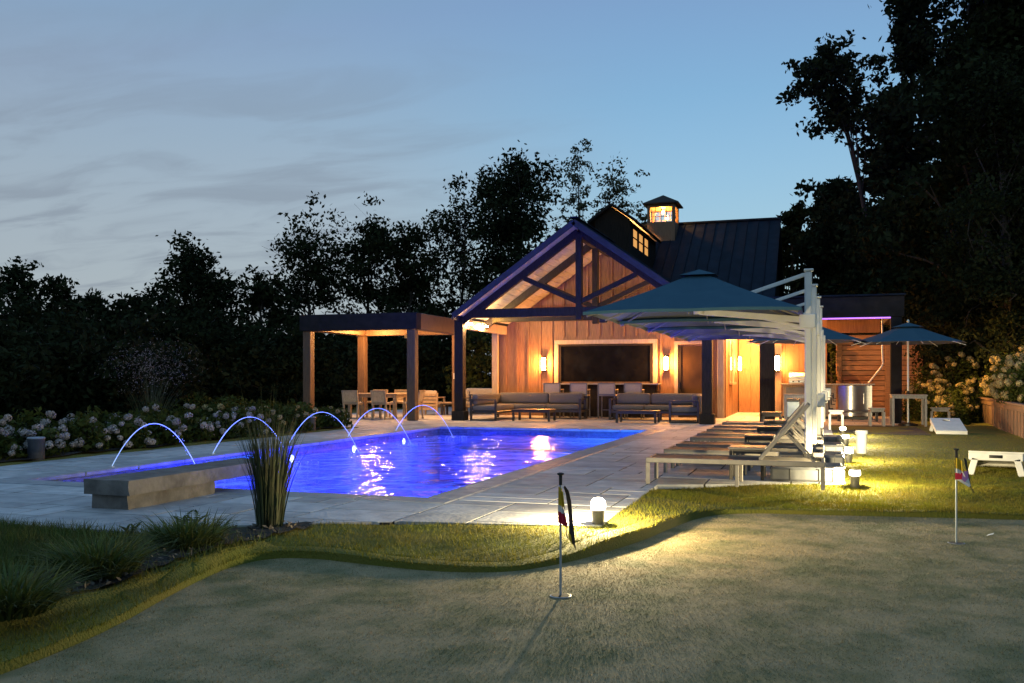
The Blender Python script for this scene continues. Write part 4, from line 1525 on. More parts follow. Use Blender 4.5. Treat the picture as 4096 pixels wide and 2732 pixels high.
def l_sofa(label, loc, mirror, cloth, L=2.85, ret=2.2, group=None):
    """long seat along x with a return towards -y at the left (mirror=-1: at the right)"""
    t = thing('corner_sofa', label, 'sofa', loc, 0, group)
    s = mirror

    def bx(mb, x0, x1, *a):
        x0, x1 = (x0, x1) if s > 0 else (L-x1, L-x0)
        mb.box(x0, x1, *a)
        return mb

    def cu(x0, x1, *a):
        x0, x1 = (x0, x1) if s > 0 else (L-x1, L-x0)
        return MB().cushion(x0, x1, *a)
    dp = 0.80
    # base frames
    part('seat_frame', bx(MB(), 0.0, L, -dp, 0.0, 0.20, 0.27, 0.01), M['sofa_frame'], t)
    part('seat_frame', bx(MB(), 0.0, dp, -ret, -dp-0.003, 0.20, 0.27, 0.01), M['sofa_frame'], t)
    for x, y in ((0.03, -0.04), (L-0.03, -0.04), (L*0.55, -0.04), (L*0.45, -dp+0.04)):
        part('leg', bx(MB(), x-0.028, x+0.028, y-0.028, y+0.028, 0, 0.198, 0.004), M['sofa_frame'], t)
    # arms: open rectangles at both ends
    for (xa, xb, ya) in ((L-0.075, L-0.005, None), (0.0, 0.0, ret)):
        m = MB()
        if ya is None:
            bx(m, xa, xb, -dp-0.03, -dp+0.03, 0.0, 0.57, 0.005)
            bx(m, xa, xb, -0.20, -0.14, 0.0, 0.57, 0.005)
            bx(m, xa, xb, -dp-0.03, -0.14, 0.573, 0.61, 0.005)
            bx(m, xa+0.01, xb-0.01, -dp+0.033, -0.203, 0.0, 0.04, 0.004)
        else:
            bx(m, 0.0, 0.06, -ret-0.065, -ret-0.005, 0.0, 0.57, 0.005)
            bx(m, dp-0.06, dp, -ret-0.065, -ret-0.005, 0.0, 0.57, 0.005)
            bx(m, 0.0, dp, -ret-0.065, -ret-0.005, 0.573, 0.61, 0.005)
            bx(m, 0.063, dp-0.063, -ret-0.055, -ret-0.015, 0.0, 0.04, 0.004)
        part('arm', m, M['sofa_frame'], t)
    # slatted back frame of the return, seen from outside
    nsl = 7
    for i in range(nsl):
        y = -ret+0.06+i*(ret-0.1)/(nsl-1)
        part('back_slat', bx(MB(), -0.045, -0.005, y-0.02, y+0.02, 0.20, 0.70, 0.004), M['teak'] if s < 0 else M['sofa_frame'], t)
    part('back_rail', bx(MB(), -0.048, -0.002, -ret+0.02, 0.0, 0.703, 0.74, 0.005), M['teak'] if s < 0 else M['sofa_frame'], t)
    part('back_rail', bx(MB(), -0.002, L, 0.002, 0.04, 0.60, 0.66, 0.005), M['sofa_frame'], t)
    # cushions
    half = (L-0.10-dp)/2
    part('seat_cushion', cu(0.02, dp, -ret, -dp*0.98, 0.272, 0.435), M[cloth], t, True)
    part('seat_cushion', cu(0.02, dp+half, -dp*0.97, -0.02, 0.272, 0.435), M[cloth], t, True)
    part('seat_cushion', cu(dp+half+0.006, L-0.085, -dp, -0.02, 0.272, 0.435), M[cloth], t, True)
    part('back_cushion', cu(0.02, 0.20, -ret+0.02, -0.24, 0.437, 0.755), M[cloth], t, True)
    part('back_cushion', cu(0.10, dp+half-0.1, -0.22, -0.015, 0.437, 0.765), M[cloth], t, True)
    part('back_cushion', cu(dp+half-0.09, L-0.10, -0.22, -0.015, 0.437, 0.765), M[cloth], t, True)
    return t


l_sofa('taupe corner sofa under the pavilion, left of the bar stools', (-9.38, 26.95, 0), 1, 'sofa_cloth', 2.85, 2.35, 'corner sofas under the pavilion')
l_sofa('dark corner sofa under the pavilion in front of the door', (-5.72, 26.95, 0), -1, 'sofa_cloth', 2.72, 2.0, 'corner sofas under the pavilion')


def low_table(label, loc, w, d, h, mt, group, slats=5, leg=0.06):
    t = thing('coffee_table', label, 'table', loc, 0, group)
    for i in range(slats):
        a = -d/2+i*d/slats
        part('top_slat', MB().box(-w/2, w/2, a+0.003, a+d/slats-0.003, h-0.035, h, 0.005), M[mt], t)
    part('apron', MB().box(-w/2+0.02, w/2-0.02, -d/2+0.02, d/2-0.02, h-0.085, h-0.037, 0.005), M['sofa_frame'], t)
    for sx in (-1, 1):
        for sy in (-1, 1):
            x, y = sx*(w/2-leg*0.7), sy*(d/2-leg*0.7)
            part('leg', MB().box(x-leg/2, x+leg/2, y-leg/2, y+leg/2, 0, h-0.087, 0.005), M['sofa_frame'], t)
    return t


low_table('dark low coffee table in front of the left corner sofa', (-7.60, 24.95, 0), 1.12, 0.66, 0.33, 'sofa_frame', 'low tables under the pavilion')
low_table('dark low coffee table in front of the right corner sofa', (-4.63, 24.85, 0), 1.12, 0.66, 0.33, 'sofa_frame', 'low tables under the pavilion')

# bar counter and stools
t = thing('bar_counter', 'long dark bar counter under the serving window', 'bar counter', (-6.40, 28.22, 0))
part('counter_top', MB().box(-1.86, 1.82, -0.26, 0.30, 1.00, 1.045, 0.008), M['counter'], t)
for i in range(9):
    a = -1.70+i*0.376
    part('front_panel', MB().box(a+0.003, a+0.373, -0.02, 0.02, 0.0, 0.998, 0.006), M['dark_timber'], t)
part('end_panel', MB().box(-1.73, -1.703, -0.02, 0.29, 0, 0.998, 0.004), M['dark_timber'], t)
part('end_panel', MB().box(1.687, 1.715, -0.02, 0.29, 0, 0.998, 0.004), M['dark_timber'], t)


def bar_stool(label, loc):
    t = thing('bar_stool', label, 'bar stool', loc, 0, 'bar stools at the pavilion bar')
    w = 0.25
    for sx in (-1, 1):
        part('leg', MB().box(sx*w-0.02, sx*w+0.02, -0.25, -0.21, 0, 1.06, 0.005), M['grey_frame'], t)     # back legs rise into the back
        part('leg', MB().box(sx*w-0.02, sx*w+0.02, 0.19, 0.23, 0, 0.66, 0.005), M['grey_frame'], t)
        part('arm', MB().box(sx*w-0.022, sx*w+0.022, -0.205, 0.20, 0.845, 0.875, 0.005), M['teak'], t)
        part('arm_post', MB().box(sx*w-0.018, sx*w+0.018, 0.15, 0.186, 0.71, 0.843, 0.004), M['grey_frame'], t)
    part('seat', MB().cushion(-w-0.01, w+0.01, -0.22, 0.23, 0.662, 0.712), M['mesh_cloth'], t, True)
    part('back_panel', MB().box(-w+0.022, w-0.022, -0.24, -0.225, 0.73, 1.02, 0.003), M['mesh_cloth'], t)
    part('back_rail', MB().box(-w+0.02, w-0.02, -0.248, -0.212, 1.023, 1.06, 0.005), M['grey_frame'], t)
    part('back_rail', MB().box(-w+0.02, w-0.02, -0.248, -0.212, 0.69, 0.727, 0.005), M['grey_frame'], t)
    part('foot_rail', MB().box(-w+0.02, w-0.02, 0.195, 0.225, 0.22, 0.25, 0.004), M['grey_frame'], t)
    return t


s0 = bar_stool('grey framed bar stool at the left end of the pavilion bar', (-7.72, 27.45, 0))
dup(s0, (-6.88, 27.42, 0), 0.03, 'grey framed bar stool second from the left at the pavilion bar')
dup(s0, (-6.02, 27.46, 0), -0.02, 'grey framed bar stool third from the left at the pavilion bar')
dup(s0, (-5.22, 27.43, 0), 0.02, 'grey framed bar stool at the right end of the pavilion bar')

# ------------------------------------------------------------------ dining and lounge set under the pergola
t = thing('dining_table', 'teak dining table among woven chairs under the pergola', 'table', (-12.55, 25.1, 0))
for i in range(7):
    a = -0.45+i*0.9/7
    part('top_slat', MB().box(-0.85, 0.85, a+0.003, a+0.9/7-0.003, 0.715, 0.75, 0.005), M['teak'], t)
part('apron', MB().box(-0.78, 0.78, -0.38, 0.38, 0.63, 0.712, 0.006), M['teak'], t)
for sx in (-1, 1):
    for sy in (-1, 1):
        part('leg', MB().box(sx*0.74-0.045, sx*0.74+0.045, sy*0.36-0.045, sy*0.36+0.045, 0, 0.628, 0.006), M['teak'], t)


def dining_chair(label, loc, rz):
    t = thing('dining_chair', label, 'chair', loc, rz, 'woven dining chairs round the pergola table')
    for sx in (-1, 1):
        part('leg', MB().bar((sx*0.22, -0.24, 0), (sx*0.22, -0.20, 0.43), 0.045, 0.05), M['teak'], t)
        part('leg', MB().box(sx*0.22-0.022, sx*0.22+0.022, 0.19, 0.235, 0, 0.43, 0.005), M['teak'], t)
        part('back_post', MB().bar((sx*0.23, -0.20, 0.40), (sx*0.225, -0.29, 0.84), 0.045, 0.045), M['teak'], t)
    part('seat_frame', MB().box(-0.235, 0.235, -0.22, 0.24, 0.432, 0.462, 0.006), M['teak'], t)
    part('seat_cushion', MB().cushion(-0.22, 0.22, -0.2, 0.23, 0.464, 0.50), M['cream_cloth'], t, True)
    part('back_rail', MB().bar((-0.25, -0.288, 0.83), (0.25, -0.288, 0.83), 0.05, 0.035), M['teak'], t)
    part('back_rail', MB().bar((-0.21, -0.222, 0.50), (0.21, -0.222, 0.50), 0.04, 0.03), M['teak'], t)
    for i in range(11):
        x = -0.19+i*0.038
        part('back_strap', MB().bar((x, -0.230, 0.515), (x, -0.290, 0.815), 0.033, 0.008, 0.002, up=(0, 1, 0.2)), M['strap'], t)
    return t


c0 = dining_chair('woven back dining chair on the near side of the pergola table, left', (-12.98, 24.40, 0), 0.05)
dup(c0, (-12.05, 24.45, 0), -0.12, 'woven back dining chair on the near side of the pergola table, right')
dup(c0, (-12.95, 25.82, 0), pi, 'dining chair on the far side of the pergola table, left')
dup(c0, (-12.20, 25.85, 0), pi+0.1, 'dining chair on the far side of the pergola table, right')
dup(c0, (-11.42, 25.15, 0), pi/2+0.1, 'dining chair at the right end of the pergola table, behind the corner post')


def lounge_chair(label, loc, rz, w=0.72, group='slatted lounge chairs beyond the pergola'):
    t = thing('lounge_chair', label, 'armchair', loc, rz, group)
    for sx in (-1, 1):
        x = sx*(w/2-0.03)
        part('leg', MB().box(x-0.03, x+0.03, -0.36, -0.30, 0, 0.72, 0.006), M['teak'], t)
        part('leg', MB().box(x-0.03, x+0.03, 0.30, 0.36, 0, 0.55, 0.006), M['teak'], t)
        part('arm', MB().box(x-0.04, x+0.04, -0.295, 0.38, 0.555, 0.59, 0.006), M['teak'], t)
    for i in range(5):
        part('back_slat', MB().box(-w/2+0.063, w/2-0.063, -0.345, -0.315, 0.16+i*0.115, 0.245+i*0.115, 0.005), M['teak'], t)
    part('seat_frame', MB().box(-w/2+0.06, w/2-0.06, -0.31, 0.34, 0.24, 0.30, 0.006), M['teak'], t)
    part('seat_cushion', MB().cushion(-w/2+0.07, w/2-0.07, -0.28, 0.34, 0.302, 0.43), M['cream_cloth'], t, True)
    part('back_cushion', MB().cushion(-w/2+0.07, w/2-0.07, -0.30, -0.15, 0.432, 0.80), M['cream_cloth'], t, True)
    return t


l0 = lounge_chair('slatted teak lounge chair seen from behind between pergola and pavilion posts', (-12.1, 28.1, 0), 0.03)
dup(l0, (-11.0, 29.2, 0), -pi/2+0.3, 'slatted teak lounge chair right of the small teak table', None)
low_table('small teak table between the two slatted lounge chairs', (-11.30, 28.05, 0), 0.7, 0.55, 0.42, 'teak', 'teak low tables')
t = thing('cream_sofa', 'cream cushioned sofa behind the left pavilion post', 'sofa', (-10.75, 29.6, 0), pi)
part('seat_frame', MB().box(-0.85, 0.85, -0.40, 0.38, 0.2, 0.28, 0.008), M['teak'], t)
for sx in (-1, 1):
    for sy in (-1, 1):
        part('leg', MB().box(sx*0.8-0.035, sx*0.8+0.035, sy*0.34-0.035, sy*0.34+0.035, 0, 0.198, 0.005), M['teak'], t)
    part('arm', MB().box(sx*0.85-0.04, sx*0.85+0.04, -0.4, 0.36, 0.283, 0.58, 0.008), M['teak'], t)
part('back_frame', MB().box(-0.80, 0.80, -0.42, -0.36, 0.283, 0.66, 0.008), M['teak'], t)
part('seat_cushion', MB().cushion(-0.80, 0.80, -0.34, 0.36, 0.283, 0.44), M['cream_cloth'], t, True)
part('back_cushion', MB().cushion(-0.80, 0.80, -0.355, -0.14, 0.442, 0.86), M['cream_cloth'], t, True)

# ------------------------------------------------------------------ sun loungers, masts and canopies


def sun_lounger(label, loc):
    t = thing('sun_lounger', label, 'sun lounger', loc, 0, 'sun loungers in a row by the pool')
    L, W, Z = 1.93, 0.58, 0.30
    for y in (0, W):
        part('side_rail', MB().box(0, L, y-0.018, y+0.018, Z-0.055, Z, 0.004), M['lounger'], t)
        for x in (0.021, L-0.021):
            part('leg', MB().box(x-0.022, x+0.022, y-0.02, y+0.02, 0, Z-0.057, 0.004), M['lounger'], t)
    part('leg', MB().box(0.99, 1.03, -0.016, 0.016, 0, Z-0.057, 0.004), M['lounger'], t)
    part('leg', MB().box(0.99, 1.03, W-0.016, W+0.016, 0, Z-0.057, 0.004), M['lounger'], t)
    part('end_rail', MB().box(0.0, 0.036, 0.02, W-0.02, Z-0.055, Z-0.002, 0.004), M['lounger'], t)
    part('end_rail', MB().box(L-0.036, L, 0.02, W-0.02, Z-0.055, Z-0.002, 0.004), M['lounger'], t)
    hx = 1.24
    n = 6
    for i in range(n):
        a = 0.03+i*(W-0.06)/n
        part('seat_slat', MB().box(0.04, hx, a+0.005, a+(W-0.06)/n-0.005, Z-0.03, Z-0.008, 0.004), M['lounger_slat'], t)
    # raised backrest
    th = radians(50)
    bl = 0.80
    dx, dz = cos(th), sin(th)
    for y in (0.045, W-0.045):
        part('back_rail', MB().bar((hx+0.01, y, Z+0.005), (hx+0.01+bl*dx, y, Z+0.005+bl*dz), 0.035, 0.04), M['lounger'], t)
    nb_ = 8
    for i in range(nb_):
        s = 0.06+i*(bl-0.1)/(nb_-1)
        p = (hx+0.01+s*dx, 0, Z+0.005+s*dz)
        part('back_slat', MB().bar((p[0], 0.065, p[2]), (p[0], W-0.065, p[2]), 0.068, 0.014, 0.004, up=(-dz, 0, dx)), M['lounger_slat'], t)
    for y in (0.09, W-0.09):
        part('back_strut', MB().bar((hx+0.01+0.42*dx, y, Z+0.42*dz-0.02), (hx+0.60, y, Z-0.03), 0.02, 0.022), M['lounger'], t)
    return t


LY = [10.48, 11.80, 12.80, 14.30, 15.35, 16.69, 17.87, 19.35]
words = ['nearest sun lounger, its legs at the corner of the grass', 'second sun lounger from the grass, beyond the nearest side table', 'third sun lounger from the grass',
         'fourth sun lounger from the grass, beyond the second side table', 'fifth sun lounger from the grass', 'sixth sun lounger from the grass, beyond the third side table',
         'seventh sun lounger from the grass', 'farthest sun lounger, nearest the pavilion']
sl0 = sun_lounger(words[0], (-1.86, LY[0], 0))
for i in range(1, 8):
    dup(sl0, (-1.86+rnd.uniform(-.02, .02), LY[i], 0), rnd.uniform(-.012, .012), words[i])


def side_table(label, loc):
    t = thing('side_table', label, 'side table', loc, 0, 'small tables between the sun loungers')
    w, d, h = 0.21, 0.20, 0.385
    part('table_top', MB().box(-w, w, -d, d, h-0.03, h, 0.008), M['lounger'], t)
    for sx in (-1, 1):
        for sy in (-1, 1):
            part('leg', MB().box(sx*(w-0.03)-0.02, sx*(w-0.03)+0.02, sy*(d-0.03)-0.02, sy*(d-0.03)+0.02, 0, h-0.032, 0.004), M['sofa_frame'], t)
    part('apron', MB().box(-w+0.05, w-0.05, -d+0.015, d-0.015, h-0.075, h-0.032, 0.004), M['sofa_frame'], t)
    return t


tb = side_table('small table between the nearest two sun loungers', (-0.80, 11.42, 0))
dup(tb, (-0.80, 13.84, 0), 0, 'small table between the third and fourth sun loungers')
dup(tb, (-0.78, 16.32, 0), 0, 'small table between the fifth and sixth sun loungers')
dup(tb, (-0.80, 18.76, 0), 0, 'small table between the two farthest sun loungers')


def cantilever(label, loc):
    t = thing('cantilever_umbrella', label, 'umbrella', loc, 0, 'blue cantilever umbrellas over the sun loungers')
    # grey ballast boxes
    part('ballast_box', MB().box(-0.42, 0.40, -0.36, 0.02, 0, 0.17, 0.03), M['ballast'], t)
    part('ballast_box', MB().box(-0.42, 0.40, 0.03, 0.42, 0, 0.17, 0.03), M['ballast'], t)
    for i in range(3):
        part('ballast_rib', MB().box(0.28, 0.405, -0.30+i*0.07, -0.275+i*0.07, 0.165, 0.178, 0.003), M['lounger'], t)
    for x in (-0.2, 0.12, 0.27):
        part('ballast_seam', MB().box(x-0.006, x+0.006, -0.364, -0.356, 0.015, 0.155, 0.001), M['black_metal'], t)
    part('mast_socket', MB().box(-0.06, 0.06, -0.06, 0.06, 0.172, 0.31, 0.01), M['black_metal'], t)
    part('mast', MB().box(-0.042, 0.042, -0.045, 0.045, 0.29, 2.47, 0.016), M['mast'], t)
    part('mast_rail', MB().box(0.045, 0.095, -0.03, 0.03, 0.42, 1.97, 0.008), M['mast'], t)
    part('mast_cap', MB().box(-0.05, 0.06, -0.052, 0.052, 2.471, 2.50, 0.008), M['mast'], t)
    part('collar', MB().box(-0.10, 0.085, -0.062, 0.062, 1.79, 1.965, 0.012), M['mast'], t)
    c = part('crank_box', MB().box(0.096, 0.19, -0.05, 0.05, 0.86, 1.02, 0.012), M['mast'], t)
    part('crank_handle', MB().tube([(0.19, 0, 0.93), (0.23, 0, 0.93), (0.235, 0, 0.84), (0.28, 0, 0.84)], 0.009, 6), M['black_metal'], c)
    cx = -1.28
    hw, hd, zr, zt = 1.22, 1.02, 1.975, 2.52
    # stay from the mast top to the canopy, and the arm under it
    part('stay', MB().bar((-0.03, 0.02, 2.44), (-0.86, 0.02, 2.17), 0.035, 0.045), M['mast'], t)
    part('arm', MB().bar((-0.08, 0, 1.90), (cx, 0, 2.02), 0.055, 0.075), M['mast'], t)
    part('arm_brace', MB().bar((-0.09, 0.05, 1.82), (-0.62, 0.05, 1.95), 0.03, 0.035), M['mast'], t)
    part('hub', MB().lathe([(0.07, 0), (0.075, 0.08), (0.04, 0.12)], cx, 0, 1.99, 14), M['mast'], t, True)
    # canopy: four sagging panels, each split along its middle rib, with an edge band
    m = MB()
    N = 8
    K = []
    for sx, sy in ((-1, -1), (0, -1), (1, -1), (1, 0), (1, 1), (0, 1), (-1, 1), (-1, 0)):
        K.append((cx+sx*hw, sy*hd, zr+(0.012 if sx*sy == 0 else 0)))
    apex = (cx, 0, zt)
    for i in range(8):
        a, b = K[i], K[(i+1) % 8]
        rows = []
        for r in range(N+1):
            f = r/N
            row = []
            for q in range(5):
                g = q/4
                e = [a[k_]*(1-g)+b[k_]*g for k_ in range(3)]
                sag = 0.012*math.sin(pi*g)*f-0.025*math.sin(pi*f)
                row.append((apex[0]*(1-f)+e[0]*f, apex[1]*(1-f)+e[1]*f, apex[2]*(1-f)+e[2]*f+sag))
            rows.append(row)
        vs = [p for row in rows for p in row]
        fs = [(r*5+q, (r+1)*5+q, (r+1)*5+q+1, r*5+q+1) for r in range(N) for q in range(4)]
        m.add(vs, fs)
        rim = rows[N]
        m.add(rim+[(p[0], p[1], p[2]-0.035) for p in rim], [(q, 5+q, 6+q, q+1) for q in range(4)])
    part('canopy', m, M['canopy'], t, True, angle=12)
    v = MB()
    e = 0.215
    v.add([(cx-e, -e*0.85, zt-0.058), (cx+e, -e*0.85, zt-0.058), (cx+e, e*0.85, zt-0.058), (cx-e, e*0.85, zt-0.058), (cx, 0, zt+0.022)], [(0, 1, 4), (1, 2, 4), (2, 3, 4), (3, 0, 4)])
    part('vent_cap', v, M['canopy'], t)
    for p in K:
        part('rib', MB().bar((cx, 0, zt-0.115), (p[0]+(cx-p[0])*0.03, p[1]*0.97, p[2]-0.05), 0.014, 0.022, 0.004), M['lounger'], t)
        mid = (cx+(p[0]-cx)*0.5, p[1]*0.5, zt-0.115+(p[2]-0.05-zt+0.115)*0.5)
        part('strut', MB().bar((cx, 0, 2.04), mid, 0.012, 0.016, 0.003), M['lounger'], t)
    return t


u0 = cantilever('blue cantilever umbrella nearest the grass, the biggest canopy in view', (-0.11, 11.55, 0))
for (x, y), lab in zip(((-0.06, 13.45), (-0.01, 15.45), (0.03, 17.5)),
                       ('second blue cantilever umbrella from the grass, partly under the nearest canopy', 'third blue cantilever umbrella from the grass',
                        'farthest blue cantilever umbrella in the row of masts')):
    dup(u0, (x, y, 0), 0, lab)

# ------------------------------------------------------------------ market umbrellas, tables and stools on the right


def high_table(label, loc, w, d, h, mt='grey_wood', group=None):
    t = thing('patio_table', label, 'table', loc, 0, group)
    n = 6
    for i in range(n):
        a = -d/2+i*d/n
        part('top_slat', MB().box(-w/2, w/2, a+0.003, a+d/n-0.003, h-0.03, h, 0.004), M[mt], t)
    part('apron', MB().box(-w/2+0.02, w/2-0.02, -d/2+0.02, d/2-0.02, h-0.10, h-0.032, 0.005), M[mt], t)
    for sx in (-1, 1):
        for sy in (-1, 1):
            x, y = sx*(w/2-0.045), sy*(d/2-0.045)
            part('leg', MB().bar((x*1.0, y*1.0, 0), (x, y, h-0.10), 0.06, 0.06), M[mt], t)
    return t


def market(label, loc, r=1.42, zr=2.09, zt=2.60, base=0.0, rot=0.0):
    t = thing('market_umbrella', label, 'umbrella', loc, rot, 'blue market umbrellas by the grill')
    part('pole', MB().tube([(0, 0, base), (0, 0, zt+0.02)], 0.024, 12), M['mast'], t, True)
    part('finial', MB().lathe([(0.025, 0), (0.035, 0.03), (0.02, 0.06), (0.004, 0.075)], 0, 0, zt+0.02, 12), M['mast'], t, True)
    m = MB()
    N = 6
    for i in range(8):
        a0, a1 = 2*pi*i/8, 2*pi*(i+1)/8
        rows = []
        for q in range(N+1):
            f = 0.16+0.84*q/N
            row = []
            for g_ in range(4):
                g = g_/3
                x = r*f*(cos(a0)*(1-g)+cos(a1)*g)
                y = r*f*(sin(a0)*(1-g)+sin(a1)*g)
                row.append((x, y, zt-(zt-zr)*f-0.02*math.sin(pi*f)+0.010*math.sin(pi*g)*f))
            rows.append(row)
        m.add([p for w_ in rows for p in w_], [(q*4+g, (q+1)*4+g, (q+1)*4+g+1, q*4+g+1) for q in range(N) for g in range(3)])
        part('rib', MB().bar((0, 0, zt-0.11), (r*0.97*cos(a0), r*0.97*sin(a0), zr-0.05), 0.012, 0.02, 0.003), M['mast'], t)
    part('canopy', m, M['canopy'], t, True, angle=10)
    v = MB()
    top = [(0.40*cos(2*pi*i/8), 0.40*sin(2*pi*i/8), zt-0.105) for i in range(8)]
    v.add(top+[(0, 0, zt+0.018)], [(i, (i+1) % 8, 8) for i in range(8)])
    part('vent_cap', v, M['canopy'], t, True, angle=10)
    part('tilt_collar', MB().lathe([(0.035, 0), (0.04, 0.04), (0.03, 0.08)], 0, 0, 0.80, 12), M['black_metal'], t, True)
    part('umbrella_base', MB().lathe([(0.24, 0.0), (0.24, 0.04), (0.05, 0.08)], sides=20), M['black_metal'], t, True)
    return t


high_table('weathered square table on the grass edge under the right market umbrella', (2.17, 25.45, 0), 0.84, 0.84, 0.79)
market('blue market umbrella standing in the weathered square table', (2.17, 25.45, 0), rot=radians(9))
high_table('dark patio table under the left market umbrella behind the white masts', (-0.35, 24.6, 0), 0.95, 0.9, 0.80)
market('blue market umbrella behind the white cantilever masts', (-0.28, 24.6, 0), 1.52, 2.12, 2.66, rot=radians(14))


def stool(label, loc, mt, w=0.24, h=0.46, rz=0):
    t = thing('stool', label, 'stool', loc, rz, 'low wooden stools round the patio tables')
    part('seat', MB().box(-w, w, -w*0.85, w*0.85, h-0.04, h, 0.008), M[mt], t)
    part('apron', MB().box(-w+0.03, w-0.03, -w*0.85+0.03, w*0.85-0.03, h-0.10, h-0.042, 0.004), M[mt], t)
    for sx in (-1, 1):
        for sy in (-1, 1):
            part('leg', MB().box(sx*(w-0.03)-0.028, sx*(w-0.03)+0.028, sy*(w*0.85-0.03)-0.028, sy*(w*0.85-0.03)+0.028, 0, h-0.102, 0.005), M[mt], t)
    return t


stool('pale stool standing behind the row of bollard lights', (0.40, 22.9, 0), 'mast', 0.17, 0.46)
stool('weathered stool left of the square table', (1.40, 24.95, 0), 'grey_wood', 0.19, 0.46, 0.05)
stool('weathered stool behind the white board lying on the lawn', (2.98, 26.0, 0), 'grey_wood', 0.23, 0.45, -0.1)
stool('dark stool beyond the farthest sun lounger', (-0.98, 21.4, 0), 'sofa_frame', 0.22, 0.45)
t = thing('cooler_box', 'small blue grey cooler box with a dark lid behind the loungers', 'cooler', (-0.55, 22.6, 0))
part('cooler_body', MB().box(-0.14, 0.14, -0.16, 0.16, 0.30, 0.66, 0.015), M['pole'], t)
part('cooler_lid', MB().box(-0.15, 0.15, -0.17, 0.17, 0.662, 0.72, 0.015), M['sofa_frame'], t)
for sx in (-1, 1):
    part('leg', MB().box(sx*0.11-0.02, sx*0.11+0.02, -0.15, 0.15, 0, 0.298, 0.005), M['sofa_frame'], t)
t = thing('bench', 'pale low bench in front of the steel counter panel', 'bench', (1.05, 27.6, 0))
part('bench_seat', MB().box(-0.62, 0.55, -0.16, 0.16, 0.24, 0.28, 0.006), M['sofa_frame'], t)
for sx in (-1, 1):
    part('leg', MB().box(sx*0.5-0.03, sx*0.5+0.03, -0.14, 0.14, 0, 0.238, 0.005), M['sofa_frame'], t)

# ------------------------------------------------------------------ lawn: bollard lights, bucket, toss boards, putting flags


BOLLARD = 150


def bollard_light(label, loc, dome):
    t = thing('bollard_light', label, 'bollard light', loc, 0, 'low bollard lights along the grass')
    part('bollard_post', MB().lathe([(0.050, -0.03), (0.050, 0.128), (0.046, 0.130)], sides=22), M['bollard'], t, True)
    if dome:
        pr = [(0.058, 0.131), (0.0625, 0.145), (0.062, 0.180), (0.054, 0.205), (0.036, 0.222), (0.012, 0.228)]
    else:
        pr = [(0.056, 0.131), (0.060, 0.140), (0.060, 0.178), (0.055, 0.186), (0.02, 0.188)]
    part('light_head', MB().lathe(pr, sides=22), M['bollard_light'], t, True, angle=50)
    light('bollard_glow', 'POINT', (0, 0, 0.160), BOLLARD*(1.15 if dome else 1.0), (1.0, 0.80, 0.42), t, 0.022)
    if not dome:
        part('head_cap', MB().lathe([(0.055, 0.189), (0.056, 0.194), (0.02, 0.197)], sides=22), M['bollard'], t, True)
    return t


bollard_light('dome topped bollard light standing alone at the grass corner near the flag', (-1.72, 7.46, -0.01), True)
b0 = bollard_light('nearest of the four bollard lights in a row beside the ballast boxes', (0.39, 10.98, -0.01), False)
dup(b0, (0.42, 14.1, 0), 0, 'second of the four bollard lights in a row, left of the white bucket')
dup(b0, (0.47, 17.6, 0), 0, 'third of the four bollard lights in a row')
dup(b0, (0.49, 20.4, 0), 0, 'farthest of the four bollard lights in a row')

t = thing('bucket', 'white lidded bucket standing on the grass beside the bollard lights', 'bucket', (0.66, 15.8, 0))
part('bucket_body', MB().lathe([(0.072, 0), (0.078, 0.02), (0.084, 0.31)], sides=24), M['white_plastic'], t, True)
part('bucket_lid', MB().lathe([(0.094, 0.311), (0.098, 0.318), (0.098, 0.355), (0.088, 0.368), (0.02, 0.37)], sides=24), M['white_plastic'], t, True)
part('bucket_handle', MB().tube([(-0.088, 0, 0.27), (-0.115, 0, 0.32), (-0.10, 0, 0.385)], 0.006, 6), M['black_metal'], t)


